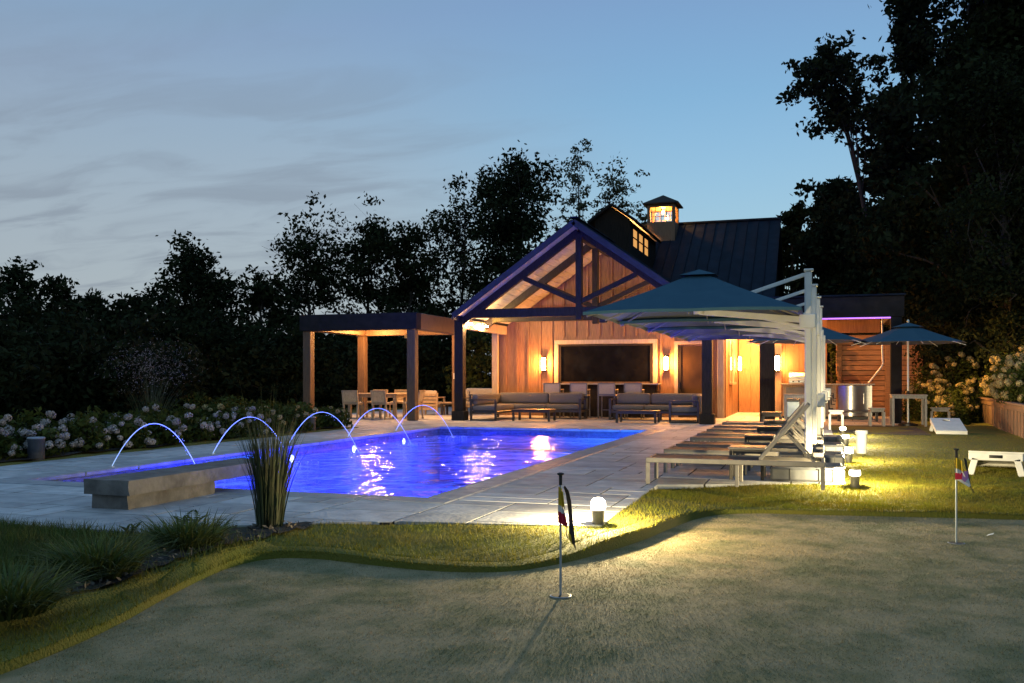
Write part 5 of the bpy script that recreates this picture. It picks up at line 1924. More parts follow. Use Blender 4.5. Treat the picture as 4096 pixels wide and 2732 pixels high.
def toss_board(label, loc, rz):
    """1.2 m board with a round hole; low front edge at y=0, high back edge held by fold-out legs"""
    t = thing('bean_bag_board', label, 'toss board', loc, rz, 'white bean bag toss boards on the lawn')
    W, L, z0, z1 = 0.305, 1.2, 0.075, 0.30
    hy, hr = L-0.23, 0.078

    def sz(y):
        return z0+(z1-z0)*y/L
    m = MB()
    n = 24
    ring = [(hr*cos(2*pi*i/n), hy+hr*sin(2*pi*i/n)) for i in range(n)]
    outer = []
    for i in range(n):
        a = 2*pi*i/n
        dx, dy = cos(a), sin(a)
        tx = W/abs(dx) if abs(dx) > 1e-6 else 1e9
        ty = ((L-hy) if dy > 0 else hy)/abs(dy) if abs(dy) > 1e-6 else 1e9
        q = min(tx, ty)
        outer.append((dx*q, hy+dy*q))
    # add the corners by snapping the nearest spokes
    for cxy in ((W, L), (-W, L), (-W, 0), (W, 0)):
        j = min(range(n), key=lambda i_: (outer[i_][0]-cxy[0])**2+(outer[i_][1]-cxy[1])**2)
        outer[j] = cxy
    th = 0.018
    vs = [(x, y, sz(y)) for x, y in ring]+[(x, y, sz(y)) for x, y in outer]
    vs += [(x, y, z-th) for x, y, z in vs]
    fs = []
    for i in range(n):
        j = (i+1) % n
        fs.append((i, n+i, n+j, j))
        fs.append((2*n+i, 2*n+j, 3*n+j, 3*n+i))
        fs.append((i, j, 2*n+j, 2*n+i))
        fs.append((n+i, 3*n+i, 3*n+j, n+j))
    m.add(vs, fs)
    part('board', m, M['white_plastic'], t)
    part('front_edge', MB().box(-W, W, 0.001, 0.022, 0.0, z0-th-0.001, 0.004), M['white_plastic'], t)
    for sx in (-1, 1):
        xa, xb = sorted((sx*W, sx*(W-0.022)))
        v = MB()
        v.add([(xa, 0.024, 0), (xa, L-0.03, z1-0.105), (xa, L-0.03, sz(L-0.03)-th-0.001), (xa, 0.024, sz(0.024)-th-0.001),
               (xb, 0.024, 0), (xb, L-0.03, z1-0.105), (xb, L-0.03, sz(L-0.03)-th-0.001), (xb, 0.024, sz(0.024)-th-0.001)],
              [(0, 1, 2, 3), (7, 6, 5, 4), (0, 4, 5, 1), (1, 5, 6, 2), (2, 6, 7, 3), (3, 7, 4, 0)])
        part('side_edge', v, M['white_plastic'], t)
        # splayed back leg
        part('leg', MB().bar((sx*(W-0.02), L-0.012, 0.0), (sx*(W-0.075), L-0.012, z1-0.09), 0.075, 0.022, 0.006, up=(0, 1, 0)), M['white_plastic'], t)
    e = part('back_edge', MB().box(-W+0.01, W-0.01, L-0.026, L-0.001, z1-0.115, z1-th-0.002, 0.01), M['white_plastic'], t)
    part('grip_slot', MB().cushion(-0.075, 0.075, L-0.006, L+0.004, z1-0.082, z1-0.044), M['black_metal'], e, True)
    return t


tb0 = toss_board('white bean bag board on the lawn showing its tilted face and hole', (2.72, 21.75, 0), 0.0)
dup(tb0, (2.30, 13.9, -0.005), pi-0.18, 'white bean bag board seen from its open back beside the right flag')

def cloth_flag(t, specs, sway):
    """hanging cloth in bands; each band a part"""
    for (z0, z1, w0, w1, off0, off1, mt) in specs:
        n, r = 14, 6
        vs = []
        for j in range(r+1):
            f = j/r
            z = z0+(z1-z0)*f
            w = w0+(w1-w0)*f
            o_ = off0+(off1-off0)*f
            for i in range(n+1):
                g = i/n
                x = o_+w*g
                y = 0.014*math.sin(g*9+z*14)*g+0.008*math.sin(g*21+sway)
                vs.append((x, y-0.012, z-0.055*g*g*(1 if sway else 0.6)))
        fs = [(j*(n+1)+i, j*(n+1)+i+1, (j+1)*(n+1)+i+1, (j+1)*(n+1)+i) for j in range(r) for i in range(n)]
        o = part('flag_cloth', MB().add(vs, fs), M[mt], t, True, angle=180)


def flag_pin(label, loc, h):
    t = thing('putting_flag', label, 'golf flag', loc, 0, 'putting green flags')
    part('pole', MB().tube([(0, 0, -0.05), (0, 0, h-0.06)], 0.0075, 12), M['pole'], t, True)
    part('pole_grip', MB().lathe([(0.010, 0), (0.011, 0.05), (0.010, 0.058)], 0, 0, h-0.062, 12), M['flag_black'], t, True)
    part('pole_knob', MB().lathe([(0.011, 0), (0.021, 0.006), (0.021, 0.014), (0.010, 0.018)], 0, 0, h-0.004, 14), M['flag_black'], t, True)
    part('cup_rim', MB().lathe([(0.062, 0.001), (0.066, 0.004), (0.058, 0.006)], sides=28), M['cup'], t, True)
    part('cup_hole', MB().lathe([(0.0575, 0.0062), (0.05, 0.0068), (0.01, 0.0068)], sides=28), M['dark_hole'], t)
    return t


t = flag_pin('near putting green flag with yellow, white and red cloth hanging limp', (-1.48, 5.41, -0.12), 0.735)
cloth_flag(t, [(0.665, 0.60, 0.030, 0.040, -0.010, -0.011, 'flag_yellow'), (0.60, 0.555, 0.040, 0.046, -0.011, -0.012, 'flag_yellow'), (0.555, 0.515, 0.040, 0.05, -0.012, -0.013, 'flag_white'),
               (0.515, 0.445, 0.052, 0.058, -0.014, -0.012, 'flag_red')], 0)
m = MB()                                      # the fold that falls away to the right
L_ = [(0.028, 0.672), (0.050, 0.64), (0.065, 0.58), (0.075, 0.50), (0.086, 0.42), (0.094, 0.335), (0.098, 0.290)]
R_ = [(0.016, 0.66), (0.030, 0.62), (0.040, 0.56), (0.048, 0.49), (0.050, 0.42), (0.048, 0.36), (0.090, 0.292)]
for i in range(6):
    m.add([(L_[i][0], -0.004+0.010*math.sin(i), L_[i][1]), (L_[i+1][0], -0.004+0.010*math.sin(i+1), L_[i+1][1]), (R_[i+1][0], 0.008, R_[i+1][1]), (R_[i][0], 0.008, R_[i][1])], [(0, 1, 2, 3)])
part('flag_fold', m, M['flag_black'], t, True, angle=180)
m = MB().add([(0.052, -0.006, 0.395), (0.066, -0.008, 0.375), (0.074, -0.008, 0.325), (0.050, -0.004, 0.350)], [(0, 1, 2, 3)])
part('flag_patch', m, M['flag_yellow'], t)
part('flag_cord', MB().tube([(0.046, 0, 0.452), (0.036, 0, 0.415), (0.036, 0, 0.38), (0.046, 0, 0.352)], 0.003, 6), M['flag_black'], t)

t = flag_pin('far right putting green flag with yellow top and white and red cloth', (1.05, 8.14, -0.12), 0.745)
cloth_flag(t, [(0.685, 0.60, 0.055, 0.062, -0.010, -0.010, 'flag_yellow'), (0.60, 0.565, 0.062, 0.075, -0.011, -0.011, 'flag_white')], 0)
m = MB().add([(-0.011, -0.014, 0.565), (0.045, -0.016, 0.565), (0.038, -0.018, 0.515), (-0.010, -0.014, 0.510)], [(0, 1, 2, 3)])
part('flag_patch', m, M['flag_red'], t)
m = MB().add([(0.045, -0.016, 0.578), (0.082, -0.010, 0.582), (0.088, -0.006, 0.525), (0.060, -0.012, 0.490), (0.036, -0.018, 0.512)], [(0, 1, 2, 3, 4)])
part('flag_patch', m, M['flag_pink'], t)
m = MB().add([(-0.010, -0.0135, 0.512), (0.038, -0.0175, 0.514), (0.088, -0.006, 0.526), (0.104, 0.0, 0.465), (0.092, -0.004, 0.452), (0.02, -0.012, 0.500)], [(0, 1, 2, 3, 4, 5)])
part('flag_cloth', m, M['flag_white'], t)
m = MB().add([(0.052, -0.004, 0.688), (0.074, 0.004, 0.672), (0.112, 0.002, 0.44), (0.100, 0.0, 0.45)], [(0, 1, 2, 3)])
part('flag_fold', m, M['flag_black'], t)
part('flag_cord', MB().tube([(0.108, 0, 0.45), (0.128, 0, 0.41)], 0.003, 6), M['flag_black'], t)

# ------------------------------------------------------------------ grass
rs = np.random.RandomState(21)


def blades(n, x0, x1, y0, y1, hmin, hmax, w, keep, lean=0.5):
    x = rs.uniform(x0, x1, n)
    y = rs.uniform(y0, y1, n)
    k_ = keep(x, y)
    x, y = x[k_], y[k_]
    z = ground_nom(x, y)
    n = len(x)
    cl = 0.6+0.4*np.sin(x*7.3+1.7*np.sin(y*5.1))*np.sin(y*6.7+1.1*np.sin(x*4.3))
    h = rs.uniform(hmin, hmax, n)*(0.65+0.5*cl)
    a = rs.uniform(0, 2*pi, n)
    dx, dy = np.cos(a), np.sin(a)
    ln = rs.normal(0, lean, (n, 2))*h[:, None]
    p = np.stack([x, y, z-0.004], 1)
    v0 = p+np.stack([dx*w, dy*w, 0*x], 1)
    v1 = p-np.stack([dx*w, dy*w, 0*x], 1)
    v2 = p+np.stack([ln[:, 0], ln[:, 1], h], 1)
    return np.stack([v0, v1, v2], 1).reshape(-1, 3)


def keep_fringe(x, y):
    g = inside(GREEN, x, y)
    dk = inside(DECK, x, y)
    b = inside(BED, x, y)
    dg = dist(GREEN, x, y)
    return (~g | (dg < 0.02)) & ~dk & ~b & ~((x < -3.95) & (y < 6.3)) & (rs.rand(len(x)) < np.clip(1.4-0.085*np.hypot(x, y), 0.3, 1))


A = blades(190000, -4.2, 3.2, 2.8, 11.0, 0.022, 0.05, 0.0024, keep_fringe)
B = blades(90000, 0.3, 4.1, 9.3, 22.0, 0.015, 0.035, 0.003, lambda x, y: ~inside(DECK, x, y) & ~inside(GREEN, x, y) & (x < fence_x(y)-0.05) & (rs.rand(len(x)) < np.clip(2.0-0.1*y, 0.2, 1)))
C_ = blades(190000, -1.75, 3.98, 9.4, 15.0, 0.018, 0.038, 0.0027, lambda x, y: ~inside(DECK, x, y) & ~inside(GREEN, x, y) & (rs.rand(len(x)) < np.clip((15.5-y)/5.0, 0.1, 1)))
gme = fast_mesh('lawn_grass', np.concatenate([A, B, C_]), 3, M['blade'])
o = link('lawn_grass', gme, None, 'stuff')
F_ = blades(420000, -3.9, 4.4, 3.0, 9.7, 0.006, 0.013, 0.0022, lambda x, y: inside(GREEN, x, y) & (dist(GREEN, x, y) > 0.015) & (x > -0.8*y-0.8) & (x < 0.25*y+0.2), 0.9)
F_[:, 2] += -0.118-np.repeat(ground_nom(F_[0::3, 0], F_[0::3, 1]), 3)
o = link('turf_fibre', fast_mesh('turf_fibre', F_, 3, M['fibre']), green, 'stuff')


def keep_left(x, y):
    return ~inside(DECK, x, y) & ~inside(BED, x, y) & (x > -0.72*y-3.5)
A = blades(52000, -9.0, -3.95, 3.0, 6.4, 0.05, 0.13, 0.0035, keep_left, 0.45)
o = link('rough_grass', fast_mesh('rough_grass', A, 3, M['rough_blade']), None, 'stuff')


def arching_blades(n, r0, spread, hmin, hmax, w, seed, seg=5, droop=0.35):
    r = np.random.RandomState(seed)
    out = []
    for i in range(n):
        a = r.uniform(0, 2*pi)
        b = r.uniform(0, 1)**0.5
        bx, by = r0*b*cos(a), r0*b*sin(a)
        a2 = a+r.normal(0, 0.5)
        h = r.uniform(hmin, hmax)
        s = spread*b*r.uniform(0.5, 1.3)
        bend = droop*r.uniform(0, 1)
        t = np.linspace(0, 1, seg+1)
        rad = s*(0.5*t+0.5*t**2.2)+bend*h*0.35*t**3
        px = bx+cos(a2)*rad
        py = by+sin(a2)*rad
        pz = h*(t-bend*0.35*t**3)
        ww = w*np.clip(1.0-0.95*t**2, 0.06, 1)
        ox, oy = -sin(a2+r.normal(0, 0.7)), cos(a2+r.normal(0, 0.7))
        L_ = np.stack([px+ox*ww, py+oy*ww, pz], 1)
        R_ = np.stack([px-ox*ww, py-oy*ww, pz], 1)
        for q in range(seg):
            out += [L_[q], R_[q], R_[q+1], L_[q+1]]
    return np.array(out)


t = thing('reed_clump', 'tall dark reed clump standing at the edge of the paving in front of the pool', 'ornamental grass', (-4.22, 6.5, -0.02))
link('blade', fast_mesh('reed_blade', arching_blades(300, 0.10, 0.20, 0.62, 1.00, 0.0062, 5, 5, 0.28), 4, M['tall_blade']), t, 'stuff')
link('stalk', fast_mesh('reed_stalk', arching_blades(16, 0.08, 0.16, 1.05, 1.32, 0.0028, 6, 6, 0.1), 4, M['tall_blade']), t, 'stuff')
for i, (x, y, r, h, lab) in enumerate(((-3.98, 3.72, 0.26, 0.28, 'dark sedge clump nearest the left edge of the putting green'), (-4.22, 4.62, 0.26, 0.29, 'middle sedge clump in the bark bed'),
                                       (-4.28, 5.55, 0.24, 0.28, 'sedge clump beside the paving, next to the reed clump'))):
    t = thing('sedge_clump', lab, 'ornamental grass', (x, y, -0.01), 0, 'sedge clumps in the bark bed')
    link('blade', fast_mesh('sedge_blade', arching_blades(900, r*0.8, r*1.0, h*0.4, h*1.0, 0.0058, 30+i, 5, 1.5), 4, M['rough_blade']), t, 'stuff')


def fern(label, loc, h, n, seed):
    t = thing('fern', label, 'fern', loc, 0, 'ferns at the edge of the paving')
    r = np.random.RandomState(seed)
    for f in range(n):
        a = 2*pi*f/n+r.uniform(-.3, .3)
        out = []
        N = 11
        hh = h*r.uniform(0.75, 1.1)
        prev = None
        for i in range(1, N+1):
            s = i/N
            rad = hh*0.75*s**1.3
            z = hh*(1.35*s-0.75*s*s)
            p = np.array([cos(a)*rad, sin(a)*rad, z])
            lw = hh*0.26*math.sin(pi*min(1, 0.12+s*0.9))
            for sd in (-1, 1):
                sdv = np.array([-sin(a)*sd, cos(a)*sd, -0.15])
                fw = np.array([cos(a), sin(a), 0.3])*0.018
                out += [p-fw*0.4, p+sdv*lw*0.6-fw*0.5, p+sdv*lw, p+sdv*lw*0.55+fw]
        link('frond', fast_mesh('frond', np.array(out), 4, M['shrub_leaf']), t)
    return t


fern('small fern beside the reed clump, reaching over the paving', (-4.62, 6.02, 0), 0.24, 7, 3)
fern('smaller fern at the grass edge left of the sedge clumps', (-4.98, 5.78, 0), 0.15, 6, 4)

t = thing('fallen_leaf', 'small pale leaf lying on the green right of the far flag', 'leaf', (1.36, 8.55, -0.112))
m = MB().add([(-0.03, 0, 0.0), (-0.012, -0.018, 0.010), (0.018, -0.012, 0.016), (0.032, 0.006, 0.03), (0.012, 0.02, 0.018), (-0.015, 0.016, 0.01)], [(0, 1, 2, 3, 4, 5)])
part('leaf_blade', m, M['flag_white'], t)

# ------------------------------------------------------------------ shrubs and flowers
hm = []
for s_ in range(3):                          # three flower heads shared by all bushes
    r = np.random.RandomState(70+s_)
    d = unit(r, 110)
    c = d*np.array([[1, 1, 0.85]])*(0.82+0.2*r.random((110, 1)))
    a = np.cross(d, unit(r, 110))
    a /= np.linalg.norm(a, axis=1, keepdims=True)
    b = np.cross(d, a)
    sz = 0.20
    q = np.stack([c-a*sz, c+b*sz+d*0.05, c+a*sz, c-b*sz-d*0.04], 1).reshape(-1, 3)
    hm.append(q)
HEAD = {}
for mt in ('bloom', 'bloom_warm'):
    HEAD[mt] = [fast_mesh('flower_head', q, 4, M[mt]) for q in hm]


def hydrangea(label, loc, r, h, nfl, mt, seed, group, nleaf=700, fr=0.09, ls=0.11):
    t = thing('hydrangea', label, 'hydrangea', loc, 0, group)
    q = np.random.RandomState(seed)
    d = unit(q, nleaf)
    d[:, 2] = np.abs(d[:, 2])
    rad = q.random((nleaf, 1))**0.4
    lump = 1+0.16*np.sin(d[:, :1]*5+seed)*np.cos(d[:, 1:2]*6+seed*2)
    c = d*rad*lump*np.array([[r, r, h]])+np.array([[0, 0, 0.04]])
    link('foliage', fast_mesh('hydrangea_foliage', leaf_cards(c, ls, q, 0.55, 0.2), 4, M['shrub_leaf']), t)
    m = MB()
    for i in range(6):
        a = q.uniform(0, 2*pi)
        m.tube([(0.05*cos(a), 0.05*sin(a), -0.1), (0.3*r*cos(a), 0.3*r*sin(a), h*0.4), (0.6*r*cos(a), 0.6*r*sin(a), h*0.75)], [0.012, 0.009, 0.005], 5)
    part('stem', m, M['bark'], t)
    for i in range(nfl):
        dd = unit(q, 1)[0]
        dd[2] = abs(dd[2])*0.9+0.12
        dd /= np.linalg.norm(dd)
        o = link('flower_head', HEAD[mt][q.randint(3)], t)
        o.location = (dd[0]*r*1.0, dd[1]*r*1.0, dd[2]*h*1.03+0.03)
        s_ = fr*q.uniform(0.7, 1.25)
        o.scale = (s_, s_, s_*q.uniform(0.85, 1.15))
        o.rotation_euler = (q.uniform(-.5, .5), q.uniform(-.5, .5), q.uniform(0, 6))
    return t


LW = ['first', 'second', 'third', 'fourth', 'fifth', 'sixth', 'seventh', 'eighth', 'ninth', 'tenth', 'eleventh', 'twelfth', 'thirteenth', 'fourteenth']
q_ = np.random.RandomState(9)
for i in range(13):
    y = 9.3+i*0.86
    warm = i >= 9
    hydrangea(f'{LW[i]} pale hydrangea along the left paving strip, counted from the left' if not warm else f'{LW[i]} hydrangea of the left bed, toward the pergola',
              (-11.15+q_.uniform(-.18, .12), y, 0.02), q_.uniform(0.42, 0.54), q_.uniform(0.38, 0.54), 15 if not warm else 6, 'bloom' if not warm else 'bloom_warm', 100+i,
              'hydrangeas in the left flower bed', 800, 0.066)
for i in range(11):
    y = 10.0+i*1.0
    warm = i >= 7
    hydrangea(f'{LW[i]} taller hydrangea in the back row of the left bed', (-12.2+q_.uniform(-.2, .2), y, 0.02), q_.uniform(0.5, 0.62), q_.uniform(0.50, 0.68), 11 if not warm else 5,
              'bloom' if not warm else 'bloom_warm', 140+i, 'hydrangeas in the back row of the left bed', 800, 0.07)
for i, (x, y, r, h) in enumerate(((-13.2, 18.6, 0.7, 0.75), (-12.9, 19.7, 0.6, 0.65), (-12.0, 19.6, 0.55, 0.55), (-13.8, 20.0, 0.7, 0.7), (-14.7, 19.4, 0.8, 0.8), (-11.4, 19.9, 0.42, 0.45))):
    t = thing('low_shrub', f'{LW[i]} low leafy shrub glowing green in front of the pergola', 'shrub', (x, y, 0.02), 0, 'low leafy shrubs before the pergola')
    q = np.random.RandomState(300+i)
    d = unit(q, 900)
    d[:, 2] = np.abs(d[:, 2])
    c = d*(q.random((900, 1))**0.4)*np.array([[r, r, h]])+np.array([[0, 0, 0.03]])
    link('foliage', fast_mesh('shrub_foliage', leaf_cards(c, 0.11, q, 0.5, -0.2), 4, M['shrub_leaf']), t)
t = thing('plume_grass', 'wispy grey plume grass rising behind the left flower bed', 'ornamental grass', (-12.9, 15.6, 0))
link('blade', fast_mesh('plume_blade', arching_blades(160, 0.2, 0.6, 0.8, 1.5, 0.006, 61, 5, 0.5), 4, M['tall_blade']), t, 'stuff')
q = np.random.RandomState(62)
c = np.column_stack([q.normal(0, 0.42, 1100), q.normal(0, 0.42, 1100), 1.45+q.normal(0, 0.24, 1100)])
link('plume', fast_mesh('plume', leaf_cards(c, 0.05, q, 0.12), 4, M['bloom']), t, 'stuff')

# right bank
RB = [(2.75, 28.3, .55, 1.05), (3.25, 28.9, .6, 1.15), (3.75, 28.2, .55, 1.0), (3.5, 27.5, .45, .75), (4.3, 28.8, .6, 1.2), (3.0, 29.6, .6, 1.3), (3.9, 29.8, .7, 1.35),
      (4.75, 27.6, .6, 1.15), (4.72, 26.4, .6, 1.1), (4.62, 25.2, .58, 1.1), (4.52, 24.1, .55, 1.05), (4.45, 23.1, .5, .95), (5.3, 28.6, .6, 1.25), (5.2, 26.8, .6, 1.2), (5.2, 25.6, .65, 1.3),
      (5.05, 24.5, .6, 1.25), (4.35, 21.9, .28, .42), (4.9, 23.3, .55, 1.1), (3.35, 26.7, .42, .62)]
RW = ['behind the square table, leftmost of the bank', 'behind the square table, second of the bank', 'right of the square table at the foot of the bank', 'behind the weathered stool', 'at the far end of the board wall',
      'rear of the bank beside the slat screen', 'rear of the bank above the far end of the board wall', 'just above the far end of the cap rail', 'second along the cap rail', 'third along the cap rail',
      'fourth along the cap rail', 'fifth along the cap rail', 'highest at the back of the bank', 'second row above the cap rail', 'second row, tallest pale one', 'second row near the right edge',
      'small one spilling over the cap rail', 'at the right edge of the photo', 'low one in front of the board wall end']
for i, (x, y, r, h) in enumerate(RB):
    far = y > 27.4
    hydrangea('right bank hydrangea, '+RW[i], (x, y, float(ground_h(x, y))-0.03), r, h, 24 if i not in (3, 18) else 7, 'bloom_warm', 200+i, 'hydrangeas on the right bank', 1700, 0.085, 0.085)


def tree(name, label, x, y, h, hw, seed, nleaf=6000, leaf=0.26, cb=0.2, nc=34, trunk=0.16, mt='leaf', group=None, depth=None, clump=0.30, lean=(0, 0), cat='tree', zb=None, sparse=1.0, tw=1):
    z0 = float(ground_h(x, y))-0.05 if zb is None else zb
    t = thing(name, label, cat, (x, y, z0), 0, group)
    h = h-z0
    q = np.random.RandomState(seed)
    dep = depth or hw
    # crown clusters in an uneven oval
    C = []
    for i in range(nc):
        f = cb+(1-cb)*((i+q.random())/nc)
        u = (f-cb)/(1-cb)
        prof = (math.sin(pi*min(1, 0.18+0.80*u**0.85)))**0.7
        a = q.uniform(0, 2*pi)
        rr = math.sqrt(q.random())*prof*(0.80+0.35*math.sin(a*3+seed))
        C.append((lean[0]*f+cos(a)*rr*hw, lean[1]*f+sin(a)*rr*dep, f*h*0.965))
    C = np.array(C)
    # trunk and limbs
    m = MB()
    tp = []
    for i in range(7):
        f = i/6*0.86
        tp.append((lean[0]*f+0.08*hw*math.sin(f*5+seed), lean[1]*f+0.06*hw*math.cos(f*4+seed), f*h))
    tr = [trunk*(1-0.82*i/6) for i in range(7)]
    m.tube(tp, tr, 8)
    tpn = np.array(tp)
    for c in C:
        zt_ = c[2]-0.16*h*(0.5+q.random())-0.35*math.hypot(c[0]-lean[0]*c[2]/h, c[1])
        zt_ = max(0.10*h, min(zt_, 0.8*h))
        p0 = np.array([np.interp(zt_, tpn[:, 2], tpn[:, 0]), np.interp(zt_, tpn[:, 2], tpn[:, 1]), zt_])
        mid = p0*0.45+c*0.55+np.array([q.normal(0, .12*hw), q.normal(0, .12*hw), 0.05*h])
        r0 = max(0.018, float(np.interp(zt_, tpn[:, 2], tr))*0.42)
        m.tube([p0, p0*0.75+mid*0.25+q.normal(0, .03*hw, 3), mid, c], [r0, r0*0.75, r0*0.5, 0.010], 5, False)
        for _ in range(tw):
            e = c+q.normal(0, clump*hw*0.8, 3)
            m.tube([mid*0.4+c*0.6, (c+e)/2+q.normal(0, .04*hw, 3), e], [r0*0.35, r0*0.22, 0.006], 4, False)
    part('trunk', m, M['bark'], t, True)
    per = max(20, nleaf//nc)
    L = []
    for c in C:
        k_ = int(per*q.uniform(0.5, 1.5)*sparse)
        # several sprays per cluster
        ns = 5
        sp = c+q.normal(0, 1, (ns, 3))*np.array([clump*hw*0.75, clump*dep*0.75, clump*hw*0.55])
        for s_ in sp:
            n_ = max(4, k_//ns)
            L.append(s_+q.normal(0, 1, (n_, 3))*np.array([clump*hw*0.36, clump*dep*0.36, clump*hw*0.24]))
    L = np.concatenate(L)
    L = L[L[:, 2] > 0.03*h]
    link('crown', fast_mesh('crown', leaf_cards(L, leaf, q, 0.5, 0.25), 4, M[mt]), t)
    return t


G1 = 'trees along the left skyline'
tree('broadleaf_tree', 'tree at the left edge of the photo with a bushy top', -34.4, 32.9, 6.5, 1.5, 1, 5000, 0.24, 0.1, group=G1)
tree('broadleaf_tree', 'lower tree second from the left edge', -31.3, 31.8, 5.5, 1.3, 2, 4500, 0.24, 0.1, group=G1)
tree('broadleaf_tree', 'low leafy tree in the dip of the left skyline', -28.3, 30.7, 4.5, 1.5, 3, 5000, 0.24, 0.05, group=G1)
tree('broadleaf_tree', 'low leafy tree just left of the round crowned tree', -26.6, 31.4, 4.4, 1.4, 4, 5000, 0.24, 0.05, group=G1)
tree('broadleaf_tree', 'wide round crowned tree standing left of the tall skyline group', -28.8, 37.9, 7.2, 3.1, 5, 13000, 0.26, 0.1, nc=44, group=G1)
tree('broadleaf_tree', 'small tree between the round crown and the tall skyline group', -25.1, 38.0, 6.0, 1.5, 6, 5000, 0.26, 0.05, group=G1)
G2 = 'tall trees behind the pergola'
tree('broadleaf_tree', 'open crowned tall tree above the left end of the pergola', -26.0, 44.1, 9.6, 3.2, 7, 10500, 0.25, 0.2, nc=44, group=G2, sparse=0.8)
tree('broadleaf_tree', 'tall narrow topped tree above the pergola', -22.9, 45.1, 9.8, 2.5, 8, 10000, 0.25, 0.15, nc=40, group=G2)
tree('broadleaf_tree', 'dark rounded tree above the pergola corner post', -20.0, 43.9, 8.8, 2.6, 9, 11000, 0.25, 0.08, nc=40, group=G2)
tree('broadleaf_tree', 'feathery tree left of the biggest skyline tree', -18.3, 46.6, 11.0, 2.3, 10, 8000, 0.22, 0.2, nc=38, group=G2, sparse=0.8)
tree('broadleaf_tree', 'biggest dark tree on the skyline above the pavilion eave', -16.2, 49.5, 13.6, 3.7, 11, 16000, 0.27, 0.30, nc=50, trunk=0.24, group=G2)
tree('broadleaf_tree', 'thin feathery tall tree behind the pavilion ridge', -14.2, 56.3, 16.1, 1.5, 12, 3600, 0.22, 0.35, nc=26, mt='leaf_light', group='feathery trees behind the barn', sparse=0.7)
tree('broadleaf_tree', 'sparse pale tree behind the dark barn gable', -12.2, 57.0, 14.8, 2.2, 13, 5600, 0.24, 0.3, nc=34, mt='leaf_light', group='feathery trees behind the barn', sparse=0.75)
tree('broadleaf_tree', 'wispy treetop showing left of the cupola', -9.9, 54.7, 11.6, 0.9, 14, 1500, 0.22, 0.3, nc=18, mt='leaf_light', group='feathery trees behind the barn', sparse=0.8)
BU = [(-24.6, 23.3), (-24.3, 25.1), (-22.7, 25.7), (-22.4, 27.6), (-20.7, 28.0), (-20.3, 30.2), (-18.4, 30.1), (-18.0, 32.4), (-16.0, 32.0), (-15.4, 34.4), (-13.4, 33.6)]
for i, (x, y) in enumerate(BU):
    s_ = 1.12+0.12*((i*7) % 3)
    hh = (3.5, 3.1, 3.7, 3.3, 3.6, 3.0, 2.9, 2.6, 2.7, 2.9, 3.2)[i]
    tree('dark_shrub', f'{LW[i]} tall dark shrub in the hedge row behind the left bed and pergola', x*1.02*s_**0.5, y*1.02*s_**0.5, hh+0.4*(s_-1), 2.1, 40+i, 5200, 0.24, 0.02, nc=30, trunk=0.07, group='tall dark shrubs in the hedge row', cat='shrub', clump=0.34)
for i, (x, y) in enumerate(BU[:4]):
    tree('dark_shrub', f'{LW[i]} lower dark shrub directly behind the left flower bed', x*0.72, y*0.72, 1.75+0.25*((i*5) % 3), 1.5, 60+i, 3600, 0.2, 0.02, nc=24, trunk=0.05, group='lower dark shrubs behind the left bed', cat='shrub', clump=0.36)
# a distant wood seen between the nearer trunks
q = np.random.RandomState(77)
az = np.radians(np.concatenate([q.uniform(-52, 14, 26000), q.uniform(14, 308, 46000)]))
na_ = len(az)
back = np.arange(na_) >= 26000
dd = q.uniform(78, 92, na_)
hz_ = 3.2+1.2*np.sin(az*23)+0.8*np.sin(az*61+1)+9*sst(0.3, 0.6, az)*sst(5.35, 5.0, az)
zz = q.random(na_)**0.8*hz_
c = np.column_stack([np.sin(az)*dd, np.cos(az)*dd, ground_h(np.sin(az)*dd, np.cos(az)*dd)+zz])
cards = np.concatenate([leaf_cards(c[~back], 0.9, q, 0.6), leaf_cards(c[back], 2.0, q, 0.6)])
link('distant_woods', fast_mesh('distant_woods', cards, 4, M['leaf']), None, 'stuff')
# small lit tree seen through the pavilion's open left side
tree('garden_tree', 'small lit green tree seen between the left pavilion post and the board wall', -11.6, 31.6, 2.95, 1.15, 90, 2600, 0.2, 0.25, nc=26, trunk=0.05, mt='shrub_leaf')
tree('climbing_shrub', 'leafy climber at the left edge of the slat screen', 0.42, 31.2, 2.5, 0.22, 91, 700, 0.12, 0.35, nc=14, trunk=0.02, mt='shrub_leaf', cat='climber')
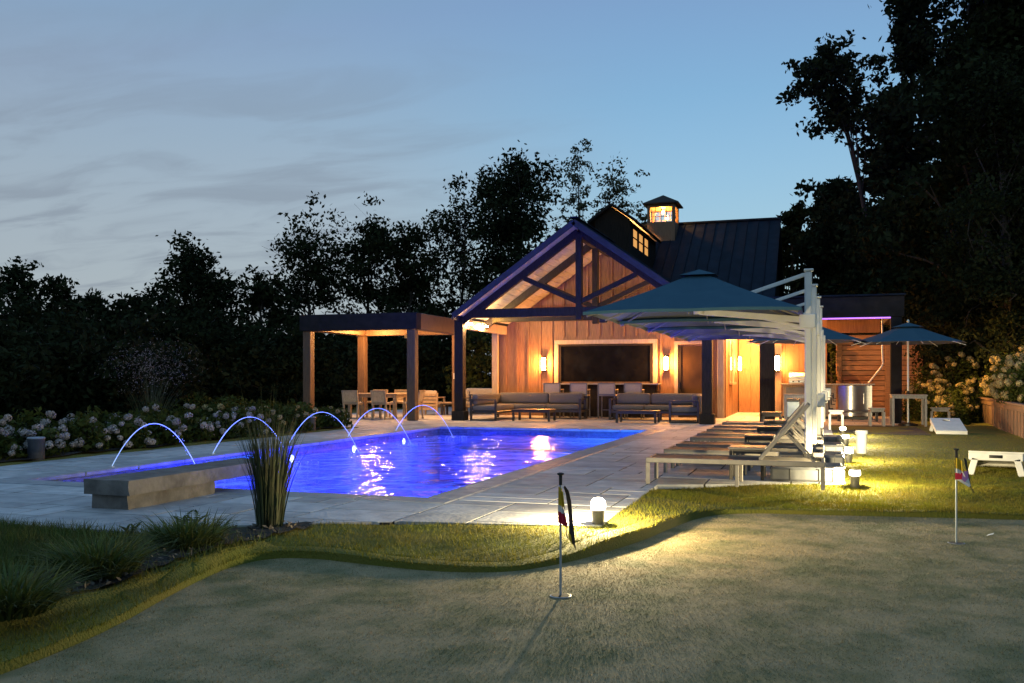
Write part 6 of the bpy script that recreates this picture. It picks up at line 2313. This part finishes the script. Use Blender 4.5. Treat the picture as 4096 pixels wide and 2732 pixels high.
# wooded bank on the right
G3 = 'dark trees on the right bank'
tree('bank_tree', 'huge dark tree filling the upper right corner', 5.3, 32.5, 18.5, 3.1, 21, 42000, 0.25, 0.08, nc=80, trunk=0.3, group=G3, clump=0.30)
tree('bank_tree', 'dark tree leaning into the sky at the top of the right bank', 3.1, 35.6, 16.2, 1.7, 22, 18000, 0.24, 0.2, nc=44, trunk=0.2, group=G3)
tree('bank_tree', 'leaning tree whose leafy arm reaches left against the sky', 3.2, 37.8, 13.7, 1.25, 23, 4600, 0.24, 0.80, nc=28, trunk=0.16, group=G3, lean=(-3.0, -1.6), clump=0.42, sparse=0.85)
tree('bank_tree', 'mid height dark tree under the leaning arm', 2.7, 38.6, 11.6, 1.7, 24, 9500, 0.26, 0.05, nc=40, trunk=0.15, group=G3)
tree('bank_tree', 'dark tree stepping down the skyline right of the barn', 0.9, 44.5, 10.2, 2.2, 25, 14000, 0.32, 0.05, nc=40, trunk=0.15, group=G3)
tree('bank_tree', 'lowest dark treetop at the barn roof corner', -1.1, 48.2, 9.9, 1.6, 26, 6000, 0.32, 0.05, nc=34, trunk=0.15, group=G3)
tree('bank_tree', 'dark tree above the hydrangeas near the right edge', 5.2, 29.6, 10.0, 2.2, 27, 24000, 0.15, 0.12, nc=40, trunk=0.18, group=G3)
tree('bank_tree', 'dark tree directly behind the grill porch roof', 2.9, 36.4, 7.8, 2.6, 28, 22000, 0.20, 0.03, nc=46, trunk=0.15, group=G3)
tree('bank_tree', 'dark tree on the bank behind the slat screen', 4.6, 34.2, 6.8, 2.3, 29, 19000, 0.18, 0.03, nc=40, trunk=0.13, group=G3)
tree('bank_tree', 'tall dark tree at the far right behind the bank', 6.4, 37.0, 15.5, 3.0, 30, 13000, 0.36, 0.05, nc=50, trunk=0.2, group=G3)
tree('bank_tree', 'dark tree filling the gap between barn corner and porch roof', 0.7, 40.2, 8.3, 2.1, 31, 13000, 0.26, 0.03, nc=44, trunk=0.14, group=G3)
for i, (x, y, hh) in enumerate(((4.2, 31.0, 3.6), (5.2, 31.4, 4.4), (3.2, 33.4, 4.2), (5.9, 28.0, 4.0))):
    tree('bank_shrub', f'{LW[i]} dark shrub in the shade above the right hydrangeas', x, y, hh, 1.3, 92+i, 9000, 0.12, 0.02, nc=26, trunk=0.05, group='dark shrubs on the right bank', cat='shrub', clump=0.36)
